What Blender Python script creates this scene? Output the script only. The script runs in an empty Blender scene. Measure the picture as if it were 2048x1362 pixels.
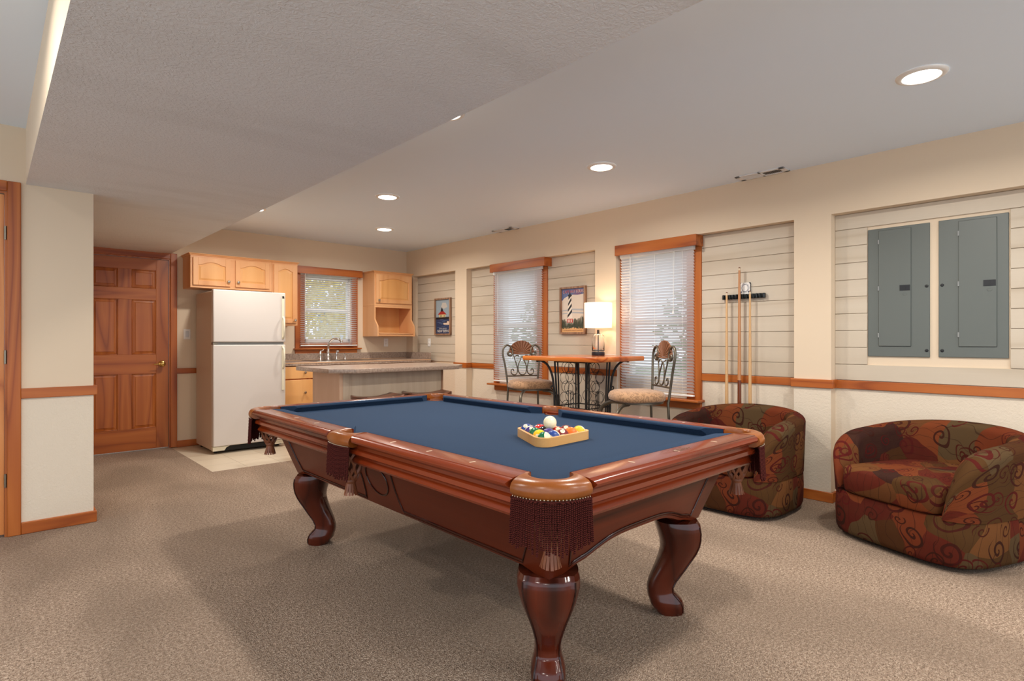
import bpy, math, random
from math import sin, cos, pi, radians as R, sqrt, atan2, hypot
from mathutils import Vector, Matrix
random.seed(7)
S = bpy.context.scene
COL = S.collection
# ------------------------------------------------------------ camera, world, lights, exposure
cam = bpy.data.cameras.new('camera'); cam.sensor_width = 36; cam.lens = 36 * 1131 / 2048; cam.clip_start = .02; cam.clip_end = 300
co = bpy.data.objects.new('camera', cam); COL.objects.link(co)
co.location = (0, 0, 1.163); co.rotation_euler = (R(90), 0, -0.7473)
S.camera = co
S.view_settings.view_transform = 'Standard'; S.view_settings.look = 'None'
S.view_settings.gamma = 1; S.view_settings.use_curve_mapping = False
S.view_settings.exposure = 0.62
S.cycles.use_denoising = True
S.cycles.max_bounces = 8; S.cycles.diffuse_bounces = 5; S.cycles.sample_clamp_indirect = 6
S.cycles.caustics_reflective = False; S.cycles.caustics_refractive = False
W = bpy.data.worlds.new('world'); S.world = W; W.use_nodes = True
bg = W.node_tree.nodes['Background']; bg.inputs[0].default_value = (.80, .90, 1, 1); bg.inputs[1].default_value = 1.2

def area(name, loc, size, power, color, rot=(0, 0, 0), sizey=None, spread=180, shape=None):
    l = bpy.data.lights.new(name, 'AREA'); l.energy = power; l.color = color; l.size = size; l.spread = R(spread)
    l.shape = shape or ('RECTANGLE' if sizey else 'DISK')
    if sizey: l.size_y = sizey
    o = bpy.data.objects.new(name, l); COL.objects.link(o); o.location = loc; o.rotation_euler = rot
    return o
# the side of the room behind the camera stands open to the sky light
WARM = (1, .945, .87)
LIGHTS = [(3.291, .656), (3.30, 2.596), (3.327, 5.737), (2.596, 4.425), (1.885, 2.575), (1.89, 5.70), (1.885, .62), (3.3, -1.3), (1.97, -1.3), (-.42, 2.45), (-.9, .3), (-1.6, -1.3)]
LPOW = 13

# ------------------------------------------------------------ mesh helpers
class M:
    def __init__(s): s.v = []; s.f = []; s.m = []; s.uv = []; s.T = None; s.mi = 0
    def add(s, vs, fs, uvs=None):
        b = len(s.v)
        for p in vs:
            p = Vector(p)
            if s.T is not None: p = s.T @ p
            s.v.append(tuple(p))
        for i, f in enumerate(fs):
            s.f.append([b + k for k in f]); s.m.append(s.mi)
            s.uv.append(uvs[i] if uvs else None)
        return s
    def box(s, x0, x1, y0, y1, z0, z1):
        if x0 > x1: x0, x1 = x1, x0
        if y0 > y1: y0, y1 = y1, y0
        if z0 > z1: z0, z1 = z1, z0
        v = [(x0, y0, z0), (x1, y0, z0), (x1, y1, z0), (x0, y1, z0), (x0, y0, z1), (x1, y0, z1), (x1, y1, z1), (x0, y1, z1)]
        return s.add(v, [(0, 3, 2, 1), (4, 5, 6, 7), (0, 1, 5, 4), (1, 2, 6, 5), (2, 3, 7, 6), (3, 0, 4, 7)])
    def loft(s, rings, closed=True, caps=True, uv=False):
        n = len(rings[0]); vs = [p for r in rings for p in r]; fs = []; us = []
        if uv:
            U = []
            for r in rings:
                a = [0]
                for i in range(n): a.append(a[-1] + (Vector(r[(i + 1) % n]) - Vector(r[i])).length)
                U.append(a)
            mid = [max(U[k][i] for k in range(len(rings))) for i in range(n + 1)]
            Vv = [0]
            for k in range(1, len(rings)):
                Vv.append(Vv[-1] + sum((Vector(rings[k][i]) - Vector(rings[k - 1][i])).length for i in range(n)) / n)
        for k in range(len(rings) - 1):
            for i in range(n if closed else n - 1):
                j = (i + 1) % n
                fs.append((k * n + i, k * n + j, (k + 1) * n + j, (k + 1) * n + i))
                if uv: us.append([(mid[i], Vv[k]), (mid[i + 1], Vv[k]), (mid[i + 1], Vv[k + 1]), (mid[i], Vv[k + 1])])
        if caps:
            for r, fl in ((0, True), (len(rings) - 1, False)):
                q = [r * n + i for i in range(n)]
                if fl: q = q[::-1]
                fs.append(q)
                if uv: us.append([(vs[k][0], vs[k][1]) for k in q])
        return s.add(vs, fs, us if uv else None)
    def tube(s, path, r, n=8, closed=False, flat=1.0, ref=None):
        P = [Vector(p) for p in path]; N = len(P); rings = []; up = None
        rr = r if isinstance(r, (list, tuple)) else [r] * N
        for i in range(N):
            if closed: t = P[(i + 1) % N] - P[i - 1]
            else: t = P[min(i + 1, N - 1)] - P[max(i - 1, 0)]
            if t.length < 1e-9: t = Vector((0, 0, 1))
            t.normalize()
            if ref is not None:
                a = Vector(ref); a = a - t * a.dot(t)
                if a.length < 1e-3: a = t.orthogonal()
            elif up is None: a = t.orthogonal()
            else:
                a = up - t * up.dot(t)
                if a.length < 1e-6: a = t.orthogonal()
            a.normalize(); up = a; b = t.cross(a)
            rings.append([P[i] + (a * cos(2 * pi * k / n) * flat + b * sin(2 * pi * k / n)) * rr[i] for k in range(n)])
        if closed: rings.append(rings[0])
        return s.loft(rings, True, not closed)
    def lathe(s, prof, n=24, c=(0, 0, 0), axis='z'):
        rings = []; cl = prof[0][0] > .001 and prof[-1][0] > .001
        if cl and prof[0] != prof[-1]: prof = list(prof) + [prof[0]]
        for r, z in prof:
            ring = []
            for k in range(n):
                a = 2 * pi * k / n; p = (r * cos(a), r * sin(a), z)
                if axis == 'y': p = (p[0], -p[2], p[1])
                if axis == 'x': p = (-p[2], p[0], p[1])
                ring.append((p[0] + c[0], p[1] + c[1], p[2] + c[2]))
            rings.append(ring)
        return s.loft(rings, True, not cl)
    def prism(s, poly, d0, d1, plane='xy'):
        def p3(a, b, d): return {'xy': (a, b, d), 'xz': (a, d, b), 'yz': (d, a, b)}[plane]
        n = len(poly)
        vs = [p3(a, b, d0) for a, b in poly] + [p3(a, b, d1) for a, b in poly]
        fs = [tuple(range(n))[::-1], tuple(range(n, 2 * n))] + [(i, (i + 1) % n, n + (i + 1) % n, n + i) for i in range(n)]
        return s.add(vs, fs)
    def sphere(s, c, r, n=24, m=14, sq=(1, 1, 1)):
        pr = [(max(1e-4, sin(pi * k / m)) * r, -cos(pi * k / m) * r) for k in range(m + 1)]
        rings = [[(c[0] + a * cos(2 * pi * i / n) * sq[0], c[1] + a * sin(2 * pi * i / n) * sq[1], c[2] + z * sq[2]) for i in range(n)] for a, z in pr]
        return s.loft(rings)
    def wallgrid(s, axis, a0, a1, z0, z1, d0, d1, holes):
        # slab between d0 and d1 along axis normal; a = other horizontal axis; rectangular holes (a0,a1,z0,z1)
        A = sorted({a0, a1} | {h[0] for h in holes} | {h[1] for h in holes}); A = [a for a in A if a0 <= a <= a1]
        Z = sorted({z0, z1} | {h[2] for h in holes} | {h[3] for h in holes}); Z = [z for z in Z if z0 <= z <= z1]
        def solid(i, j):
            if i < 0 or j < 0 or i >= len(A) - 1 or j >= len(Z) - 1: return False
            a = (A[i] + A[i + 1]) / 2; z = (Z[j] + Z[j + 1]) / 2
            return not any(h[0] < a < h[1] and h[2] < z < h[3] for h in holes)
        def P(a, z, d): return (a, d, z) if axis == 'y' else (d, a, z)
        for i in range(len(A) - 1):
            for j in range(len(Z) - 1):
                if not solid(i, j): continue
                b0, b1, c0, c1 = A[i], A[i + 1], Z[j], Z[j + 1]
                for d in (d0, d1): s.add([P(b0, c0, d), P(b1, c0, d), P(b1, c1, d), P(b0, c1, d)], [(0, 1, 2, 3)])
                if not solid(i - 1, j): s.add([P(b0, c0, d0), P(b0, c0, d1), P(b0, c1, d1), P(b0, c1, d0)], [(0, 1, 2, 3)])
                if not solid(i + 1, j): s.add([P(b1, c0, d0), P(b1, c0, d1), P(b1, c1, d1), P(b1, c1, d0)], [(0, 1, 2, 3)])
                if not solid(i, j - 1): s.add([P(b0, c0, d0), P(b0, c0, d1), P(b1, c0, d1), P(b1, c0, d0)], [(0, 1, 2, 3)])
                if not solid(i, j + 1): s.add([P(b0, c1, d0), P(b0, c1, d1), P(b1, c1, d1), P(b1, c1, d0)], [(0, 1, 2, 3)])
        return s
    def obj(s, name, mat, parent=None, smooth=None, bevel=0, seg=2, sub=0, merge=False):
        me = bpy.data.meshes.new(name); me.from_pydata(s.v, [], s.f)
        mats = mat if isinstance(mat, (list, tuple)) else [mat]
        for m in mats: me.materials.append(m)
        if len(mats) > 1: me.polygons.foreach_set('material_index', s.m)
        if any(u for u in s.uv):
            l = me.uv_layers.new(name='uv'); k = 0
            for i, f in enumerate(s.f):
                for q in range(len(f)):
                    if s.uv[i]: l.data[k].uv = s.uv[i][q]
                    k += 1
        me.validate(); me.update()
        import bmesh
        b = bmesh.new(); b.from_mesh(me)
        if merge: bmesh.ops.remove_doubles(b, verts=b.verts, dist=1e-5)
        bmesh.ops.recalc_face_normals(b, faces=b.faces); b.to_mesh(me); b.free()
        if smooth:
            me.shade_smooth(); me.set_sharp_from_angle(angle=R(smooth))
        o = bpy.data.objects.new(name, me); COL.objects.link(o)
        if parent is not None: o.parent = parent
        if bevel:
            m = o.modifiers.new('bevel', 'BEVEL'); m.width = bevel; m.segments = seg; m.limit_method = 'ANGLE'; m.angle_limit = R(40)
            m.harden_normals = False
            if not smooth: me.shade_smooth(); me.set_sharp_from_angle(angle=R(60))
        if sub:
            m = o.modifiers.new('sub', 'SUBSURF'); m.levels = sub; m.render_levels = sub
        return o

def tag(o, label, cat, group=None):
    o['label'] = label; o['category'] = cat
    if group: o['group'] = group
    return o
def thing(name, label, cat, loc=(0, 0, 0), rz=0, group=None):
    o = bpy.data.objects.new(name, None); COL.objects.link(o); o.empty_display_size = .1
    o.location = loc; o.rotation_euler = (0, 0, rz)
    return tag(o, label, cat, group)
def struct(o): o['kind'] = 'structure'; return o
def sthing(name, loc=(0, 0, 0)):
    o = bpy.data.objects.new(name, None); COL.objects.link(o); o.location = loc; o['kind'] = 'structure'; return o
def kids(o): return [c for c in bpy.data.objects if c.parent == o]
def dup(o, loc=None, rz=None, label=None, parent=None):
    c = o.copy(); COL.objects.link(c)
    if parent is not None: c.parent = parent
    for k in kids(o): dup(k, parent=c)
    if loc is not None: c.location = loc
    if rz is not None: c.rotation_euler = (0, 0, rz)
    if label: c['label'] = label
    return c
def spline(pts, n=8, closed=False):
    P = [Vector(p) for p in pts]; out = []; N = len(P)
    for i in range(N if closed else N - 1):
        a = P[i - 1] if (i > 0 or closed) else P[i]; b = P[i]; c = P[(i + 1) % N]
        d = P[(i + 2) % N] if (closed or i + 2 < N) else c
        for k in range(n):
            t = k / n
            out.append(.5 * ((2 * b) + (c - a) * t + (2 * a - 5 * b + 4 * c - d) * t * t + (3 * b - a - 3 * c + d) * t ** 3))
    if not closed: out.append(P[-1])
    return out
def text_mesh(txt, size, spacing=1.0, align='CENTER'):
    c = bpy.data.curves.new('t', 'FONT'); c.body = txt; c.size = size; c.align_x = align; c.align_y = 'CENTER'; c.space_character = spacing
    c.resolution_u = 3
    o = bpy.data.objects.new('t', c); COL.objects.link(o)
    dg = bpy.context.evaluated_depsgraph_get(); dg.update()
    me = bpy.data.meshes.new_from_object(o.evaluated_get(dg))
    v = [tuple(p.co) for p in me.vertices]; f = [tuple(p.vertices) for p in me.polygons]
    bpy.data.objects.remove(o); bpy.data.curves.remove(c); bpy.data.meshes.remove(me)
    return v, f

# ------------------------------------------------------------ materials
def srgb(h):
    if isinstance(h, str): h = [int(h[i:i + 2], 16) / 255 for i in (0, 2, 4)]
    else: h = [x / 255 for x in h]
    return tuple((x / 12.92 if x <= .04045 else ((x + .055) / 1.055) ** 2.4) for x in h) + (1,)
class N:
    def __init__(s, name):
        s.mat = bpy.data.materials.new(name); s.mat.use_nodes = True; s.t = s.mat.node_tree; s.b = s.t.nodes['Principled BSDF']
    def n(s, typ, **kw):
        x = s.t.nodes.new('ShaderNode' + typ)
        for k, v in kw.items():
            if k.startswith('i_'):
                key = k[2:]; key = int(key) if key.isdigit() else key.replace('_', ' ')
                s.set(x.inputs[key], v)
            else: setattr(x, k, v)
        return x
    def set(s, sock, v):
        if isinstance(v, bpy.types.NodeSocket): s.t.links.new(v, sock)
        elif isinstance(v, bpy.types.Node): s.t.links.new(v.outputs[0], sock)
        else: sock.default_value = v
    def p(s, **kw):
        for k, v in kw.items(): s.set(s.b.inputs[k.replace('_', ' ')], v)
        return s
    def ramp(s, fac, stops, interp='LINEAR'):
        r = s.t.nodes.new('ShaderNodeValToRGB'); r.color_ramp.interpolation = interp
        e = r.color_ramp.elements
        while len(e) > 1: e.remove(e[-1])
        e[0].position, e[0].color = stops[0]
        for q, c in stops[1:]: x = e.new(q); x.color = c
        s.set(r.inputs[0], fac); return r
    def math(s, op, a, b=0, c=0, clamp=False):
        x = s.n('Math', operation=op, use_clamp=clamp); s.set(x.inputs[0], a); s.set(x.inputs[1], b); s.set(x.inputs[2], c); return x
    def mix(s, f, a, b, typ='MIX'):
        x = s.n('Mix', data_type='RGBA', blend_type=typ); s.set(x.inputs[0], f); s.set(x.inputs[6], a); s.set(x.inputs[7], b); return x.outputs[2]
    def co(s, scale=(1, 1, 1), loc=(0, 0, 0), kind='Object', rot=(0, 0, 0)):
        t = s.n('TexCoord'); m = s.n('Mapping'); s.t.links.new(t.outputs[kind], m.inputs[0])
        m.inputs['Scale'].default_value = scale; m.inputs['Location'].default_value = loc; m.inputs['Rotation'].default_value = rot
        return m.outputs[0]
    def noise(s, vec, scale, detail=2, rough=.5, dist=0):
        x = s.n('TexNoise'); s.set(x.inputs['Vector'], vec); x.inputs['Scale'].default_value = scale
        x.inputs['Detail'].default_value = detail; x.inputs['Roughness'].default_value = rough; x.inputs['Distortion'].default_value = dist
        return x.outputs[0]
    def bump(s, h, strength=.3, dist=.01):
        x = s.n('Bump'); s.set(x.inputs['Height'], h); x.inputs['Strength'].default_value = strength; x.inputs['Distance'].default_value = dist
        s.set(s.b.inputs['Normal'], x.outputs[0]); return s
_C = {}
def plain(name, col, rough=.5, metal=0, **kw):
    if name in _C: return _C[name]
    m = N(name).p(Base_Color=srgb(col), Roughness=rough, Metallic=metal, **kw); _C[name] = m.mat; return m.mat
WOODS = {  # light, mid, dark, roughness, ring frequency, contrast scale
    'pine': ((190, 108, 44), (170, 88, 30), (140, 65, 18), .38, 6, 5),
    'pinelight': ((222, 150, 84), (205, 126, 62), (165, 88, 38), .38, 7, 6.0),
    'door': ((184, 106, 44), (166, 88, 32), (138, 68, 20), .36, 7, 5),
    'maple': ((226, 172, 122), (216, 158, 106), (204, 144, 92), .42, 3, 3),
    'mapleface': ((226, 172, 112), (218, 160, 98), (206, 146, 84), .42, 3, 3),
    'island': ((206, 172, 146), (200, 164, 136), (190, 152, 124), .5, 3, 4),
    'ply': ((196, 178, 156), (186, 166, 144), (176, 156, 134), .6, 3, 10),
    'cherry': ((138, 54, 20), (114, 40, 14), (80, 26, 9), .24, 4, 3),
    'cherrydark': ((104, 40, 18), (82, 30, 13), (52, 18, 8), .3, 5, 3),
    'cherryleg': ((96, 36, 18), (76, 27, 13), (50, 17, 9), .18, 5, 4),
    'bead': ((60, 22, 14), (44, 16, 10), (34, 12, 8), .2, 5, 3),  # cherry made darker, so groove lines carry their shade as colour
    'tabletop': ((226, 138, 66), (204, 108, 44), (150, 62, 24), .18, 6, 3),
    'frame': ((176, 138, 110), (150, 112, 84), (112, 80, 58), .55, 8, 8),
    'rack': ((226, 176, 112), (214, 158, 92), (190, 128, 66), .3, 4, 4),
    'ship': ((208, 195, 176), (202, 188, 168), (190, 174, 152), .6, 4, 2.5),
    'cue': ((214, 172, 122), (204, 158, 106), (190, 142, 90), .3, 3, 4),
    'cuelong': ((196, 138, 90), (180, 118, 70), (150, 94, 54), .3, 3, 4),
    'cuebutt': ((140, 78, 44), (118, 60, 32), (90, 42, 24), .25, 4, 4),
    'stool': ((110, 64, 42), (84, 46, 30), (60, 32, 22), .3, 4, 4),
    'bark': ((120, 100, 80), (96, 78, 60), (70, 56, 44), .9, 4, 4),
}
def wood(kind, axis='z'):
    key = kind + '_' + axis
    if key in _C: return _C[key]
    a, b, c, rough, k, sc = WOODS[kind]; m = N('wood_' + key)
    st = [1, 1, 1]; st['xyz'.index(axis)] = .09
    v = m.co(tuple(st))
    n1 = m.noise(v, sc, 1.5, .5, .25)
    rings = m.math('PINGPONG', m.math('MULTIPLY', n1, k), .5)
    rings = m.math('MULTIPLY', rings, 2)
    st2 = [1, 1, 1]; st2['xyz'.index(axis)] = .03
    n2 = m.noise(m.co(tuple(st2)), 120, 3, .6)
    n3 = m.noise(m.co((1, 1, 1)), 3, 2)
    col = m.ramp(rings, [(0, srgb(c)), (.25, srgb(b)), (1, srgb(a))])
    col = m.mix(m.math('MULTIPLY', n2, .35), col.outputs[0], srgb(c))
    col = m.mix(m.math('MULTIPLY', m.math('SUBTRACT', n3, .45, clamp=True), 1.2), col, srgb(b))
    rv = rough
    m.p(Base_Color=col, Roughness=rv, Specular_IOR_Level=.22 if kind == 'cherrydark' else .5)
    if rough < .25: m.p(Coat_Weight=.22, Coat_Roughness=.08, Specular_IOR_Level=.35)
    m.bump(n2, .08, .002)
    _C[key] = m.mat; return m.mat

def wallmat(name, col, bs=90, strength=.35, dist=.004, rough=.75, stain=False):
    m = N(name); v = m.co()
    n = m.noise(v, bs, 3, .6, .6); big = m.noise(v, 1.6, 2)
    c = m.mix(m.math('MULTIPLY', big, .25), srgb(col), srgb([x * .955 for x in col]))
    if stain:
        s1 = m.noise(m.co((.7, 2.4, 1)), 1.3, 4, .55)
        f = m.ramp(s1, [(.50, (0, 0, 0, 1)), (.78, (1, 1, 1, 1))])
        c = m.mix(m.math('MULTIPLY', f, .2), c, srgb((160, 154, 144)))
        h = m.ramp(n, [(.42, (0, 0, 0, 1)), (.6, (1, 1, 1, 1))]); n = h.outputs[0]
    m.p(Base_Color=c, Roughness=rough).bump(n, strength, dist)
    return m.mat
WALL = (224, 203, 176)
m_wall = wallmat('painted_wall', WALL, 60, .06, .002)
m_wainscot = wallmat('textured_wall', (224, 209, 188), 70, .5, .005)
m_ceil = wallmat('ceiling_paint', (228, 241, 254), 90, .05, .002)
m_soffit = wallmat('knockdown_ceiling', (224, 226, 227), 70, .45, .004, stain=True)
def carpet():
    m = N('carpet'); v = m.co()
    n1 = m.noise(v, 210, 2, .7); n2 = m.noise(v, 80, 3, .6); big = m.noise(m.co((1.0, .45, 1), rot=(0, 0, .5)), 1.5, 3, .5, .5)
    vor = m.n('TexVoronoi', i_Vector=v, i_Scale=190.0)
    f = m.math('ADD', m.math('MULTIPLY', n1, .6), m.math('MULTIPLY', n2, .4))
    c = m.ramp(f, [(.34, srgb((78, 62, 49))), (.5, srgb((168, 144, 124))), (.64, srgb((226, 204, 182)))])
    bf = m.ramp(big, [(.38, (0, 0, 0, 1)), (.60, (1, 1, 1, 1))])
    c2 = m.mix(m.math('MULTIPLY', bf, .5), c.outputs[0], srgb((128, 110, 94)), 'MIX')
    h = m.math('ADD', n1, m.math('MULTIPLY', vor.outputs[0], .8))
    m.p(Base_Color=c2, Roughness=.95, Specular_IOR_Level=.1).bump(h, .9, .008)
    return m.mat
m_carpet = carpet()
def tile():
    m = N('floor_tile'); v = m.co(loc=(-1.457, -5.474, 0))
    br = m.n('TexBrick', offset=0, i_Vector=v); br.inputs['Scale'].default_value = 1
    br.inputs['Brick Width'].default_value = .305; br.inputs['Row Height'].default_value = .305; br.inputs['Mortar Size'].default_value = .0025
    br.inputs['Color1'].default_value = srgb((206, 192, 170)); br.inputs['Color2'].default_value = srgb((196, 180, 158)); br.inputs['Mortar'].default_value = srgb((150, 134, 112))
    n = m.noise(v, 9, 4, .6)
    c = m.mix(m.math('MULTIPLY', n, .35), br.outputs[0], srgb((178, 160, 136)))
    m.p(Base_Color=c, Roughness=.4).bump(br.outputs[1], .2, .001); return m.mat
m_tile = tile()
def laminate():
    m = N('counter_laminate'); v = m.co(); n = m.noise(v, 55, 4, .7); n2 = m.noise(v, 8, 3)
    c = m.ramp(n, [(.3, srgb((118, 98, 86))), (.5, srgb((158, 138, 124))), (.7, srgb((188, 168, 150)))])
    c = m.mix(m.math('MULTIPLY', n2, .35), c.outputs[0], srgb((146, 122, 104)))
    m.p(Base_Color=c, Roughness=.28); return m.mat
m_lam = laminate()
m_edge = plain('counter_edge_strip', (206, 164, 126), .4)
def felt():
    m = N('billiard_cloth'); v = m.co(); n = m.noise(v, 260, 3, .7); b = m.noise(v, 3, 3)
    c = m.mix(n, srgb((16, 30, 50)), srgb((44, 64, 88))); c = m.mix(m.math('MULTIPLY', b, .35), c, srgb((24, 40, 62)))
    m.p(Base_Color=c, Roughness=.95, Sheen_Weight=.15, Sheen_Roughness=.5, Sheen_Tint=srgb((120, 150, 190)), Specular_IOR_Level=.15).bump(n, .25, .001); return m.mat
m_felt = felt()
m_cush = plain('cushion_cloth', (22, 40, 78), .9, Specular_IOR_Level=.15)
def leather(name, a, b, rough=.35):
    m = N(name); v = m.co(); n = m.noise(v, 18, 4, .6); n2 = m.noise(v, 400, 2)
    m.p(Base_Color=m.mix(n, srgb(a), srgb(b)), Roughness=rough).bump(n2, .15, .0008); return m.mat
m_leather = leather('pocket_leather', (158, 88, 28), (108, 52, 18), .28)
m_net = leather('net_leather', (138, 80, 48), (100, 52, 30), .5)
def fringe_mat():
    m = N('twisted_cord'); v = m.co((1, 1, 1)); w = m.n('TexWave', wave_type='BANDS', bands_direction='DIAGONAL', i_Vector=v, i_Scale=110.0, i_Distortion=.6)
    m.p(Base_Color=m.mix(w.outputs[1], srgb((28, 9, 9)), srgb((92, 42, 36))), Roughness=.95, Specular_IOR_Level=.05).bump(w.outputs[1], .5, .002); return m.mat
m_fringe = fringe_mat()
m_white = plain('white_enamel', (202, 194, 187), .35)
m_handle = plain('ivory_plastic', (216, 208, 184), .4)
m_dark = plain('dark_gap', (26, 24, 22), .8)
m_gasket = plain('grey_gasket', (140, 142, 140), .6)
m_vinyl = plain('white_vinyl', (236, 236, 232), .4)
m_plate = plain('white_plate', (236, 232, 226), .35)
m_chrome = plain('chrome', (226, 226, 226), .08, 1)
m_nickel = plain('brushed_nickel', (176, 168, 156), .28, 1)
m_brass = plain('brass', (206, 168, 96), .22, 1)
m_hinge = plain('hinge_steel', (138, 128, 112), .35, 1)
m_iron = plain('dark_iron', (46, 44, 44), .45, .6)
m_pewter = plain('antique_pewter', (106, 98, 86), .38, .85)
m_shell = plain('carved_shell_bronze', (128, 82, 56), .45, .15)
m_panel = plain('panel_grey', (98, 103, 98), .42)
m_panelgap = plain('panel_seam', (70, 74, 70), .6)
m_panel_d = plain('panel_latch_black', (22, 22, 24), .4)
m_black = plain('black_lacquer', (16, 18, 16), .22)
m_ivory = plain('ivory_inlay', (214, 196, 168), .4)
m_inlay = plain('inlay_outline', (118, 92, 78), .35)
def glass(name, col=(255, 255, 255), rough=0.0):
    m = N(name).p(Base_Color=srgb(col), Roughness=rough, IOR=1.45, Transmission_Weight=1.0); return m.mat
m_glass = glass('lamp_glass')
def pane_mat():
    m = N('window_glass'); tr = m.n('BsdfTransparent'); gl = m.n('BsdfGlossy'); gl.inputs['Roughness'].default_value = .02
    mx = m.n('MixShader'); mx.inputs[0].default_value = .06
    m.t.links.new(tr.outputs[0], mx.inputs[1]); m.t.links.new(gl.outputs[0], mx.inputs[2])
    m.t.links.new(mx.outputs[0], m.t.nodes['Material Output'].inputs[0]); return m.mat
m_pane = pane_mat()
def translucent(name, col, amt, rough=.6):
    m = N(name); m.p(Base_Color=srgb(col), Roughness=rough)
    tl = m.n('BsdfTranslucent'); tl.inputs[0].default_value = srgb(col); mx = m.n('MixShader'); mx.inputs[0].default_value = amt
    m.t.links.new(m.b.outputs[0], mx.inputs[1]); m.t.links.new(tl.outputs[0], mx.inputs[2])
    m.t.links.new(mx.outputs[0], m.t.nodes['Material Output'].inputs[0]); return m.mat
m_slat = translucent('blind_slat', (238, 238, 240), .34)
m_shade = translucent('lamp_shade_linen', (250, 240, 226), .5)
m_leafy = translucent('leaf_yellow_green', (242, 228, 168), .5)
m_leafg = translucent('leaf_green', (130, 158, 100), .45)
m_grass = plain('lawn', (120, 128, 92), .9)
m_siding = plain('pale_siding', (210, 216, 226), .7)
def emis(name, col, s):
    m = N(name).p(Base_Color=srgb(col), Emission_Color=srgb(col), Emission_Strength=s); return m.mat
m_bulb = emis('lit_lens', (255, 248, 238), 14)
def damask(name, a, b, sc):
    m = N(name); v = m.co(); vo = m.n('TexVoronoi', i_Vector=v, i_Scale=sc, feature='SMOOTH_F1')
    w = m.math('PINGPONG', m.math('MULTIPLY', vo.outputs[0], 3.2), .5); f = m.ramp(w, [(.12, (0, 0, 0, 1)), (.24, (1, 1, 1, 1))])
    m.p(Base_Color=m.mix(f, srgb(a), srgb(b)), Roughness=.7, Sheen_Weight=.3).bump(f.outputs[0], .25, .002); return m.mat
m_seat = damask('damask_upholstery', (142, 104, 70), (172, 130, 92), 30)
def tapestry():
    m = N('patchwork_tapestry')
    uv = m.n('UVMap').outputs[0]
    wn = m.n('TexNoise', i_Vector=uv, i_Scale=3.0); 
    off = m.n('VectorMath', operation='SCALE'); m.t.links.new(wn.outputs[1], off.inputs[0]); off.inputs['Scale'].default_value = .16
    vv = m.n('VectorMath', operation='ADD'); m.t.links.new(uv, vv.inputs[0]); fl = m.n('VectorMath', operation='MULTIPLY'); m.t.links.new(off.outputs[0], fl.inputs[0]); fl.inputs[1].default_value = (1, 1, 0); m.t.links.new(fl.outputs[0], vv.inputs[1]); v = vv.outputs[0]
    vo = m.n('TexVoronoi', voronoi_dimensions='2D', i_Vector=v, i_Scale=5.4); sep = m.n('SeparateColor'); m.t.links.new(vo.outputs['Color'], sep.inputs[0])
    P = [(122, 78, 40), (142, 64, 34), (100, 22, 22), (50, 24, 30), (140, 94, 48), (92, 66, 32), (150, 76, 38), (88, 54, 26), (112, 32, 26), (104, 90, 58)]
    pal = m.ramp(sep.outputs[0], [(i / 10, srgb([c[0] * .80, c[1] * .74, c[2] * .76])) for i, c in enumerate(P)], 'CONSTANT')
    n = m.noise(v, 14, 4, .6)
    base = m.mix(m.math('MULTIPLY', n, .4), pal.outputs[0], srgb((86, 58, 34)))
    def spiral(scale, loc, freq, wid, col, base, hand=1):
        mp = m.n('Mapping'); m.t.links.new(v, mp.inputs[0]); mp.inputs['Location'].default_value = loc
        q = m.n('TexVoronoi', voronoi_dimensions='2D', i_Vector=mp.outputs[0], i_Scale=scale, i_Randomness=.75)
        d = m.n('VectorMath', operation='SUBTRACT'); m.t.links.new(mp.outputs[0], d.inputs[0]); m.t.links.new(q.outputs['Position'], d.inputs[1])
        x = m.n('SeparateXYZ'); m.t.links.new(d.outputs[0], x.inputs[0])
        ang = m.math('DIVIDE', m.math('ARCTAN2', x.outputs[1], x.outputs[0]), 2 * pi * hand)
        ln = m.n('VectorMath', operation='LENGTH'); m.t.links.new(d.outputs[0], ln.inputs[0]); r = ln.outputs['Value']
        fr = m.math('FRACT', m.math('ADD', m.math('ADD', ang, 5), m.math('MULTIPLY', r, freq)))
        line = m.math('LESS_THAN', fr, wid)
        ins = m.math('LESS_THAN', r, .36 / scale)
        rnd = m.n('SeparateColor'); m.t.links.new(q.outputs['Color'], rnd.inputs[0])
        on = m.math('GREATER_THAN', rnd.outputs[1], .25)
        msk = m.math('MULTIPLY', m.math('MULTIPLY', line, ins), m.math('MULTIPLY', on, .95))
        c = m.mix(rnd.outputs[2], srgb(col), srgb((84, 18, 20)))
        return m.mix(msk, base, c)
    base = spiral(5.2, (.3, .1, 0), 24, .34, (36, 24, 16), base)
    base = spiral(7.5, (1.7, .6, 0), 34, .28, (50, 22, 14), base, -1)
    w = m.n('TexWave', wave_type='BANDS', i_Vector=v, i_Scale=3.2, i_Distortion=9.0, i_Detail=1.5); 
    lines = m.math('LESS_THAN', m.math('ABSOLUTE', m.math('SUBTRACT', w.outputs[1], .5)), .045)
    base = m.mix(m.math('MULTIPLY', lines, .6), base, srgb((44, 24, 18)))
    wv = m.noise(m.co((1, 1, 1)), 500, 2)
    base = m.mix(m.math('MULTIPLY', wv, .3), base, srgb((60, 40, 26)))
    m.p(Base_Color=base, Roughness=.9, Specular_IOR_Level=.08).bump(wv, .2, .001); return m.mat
m_tap = tapestry()

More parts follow.
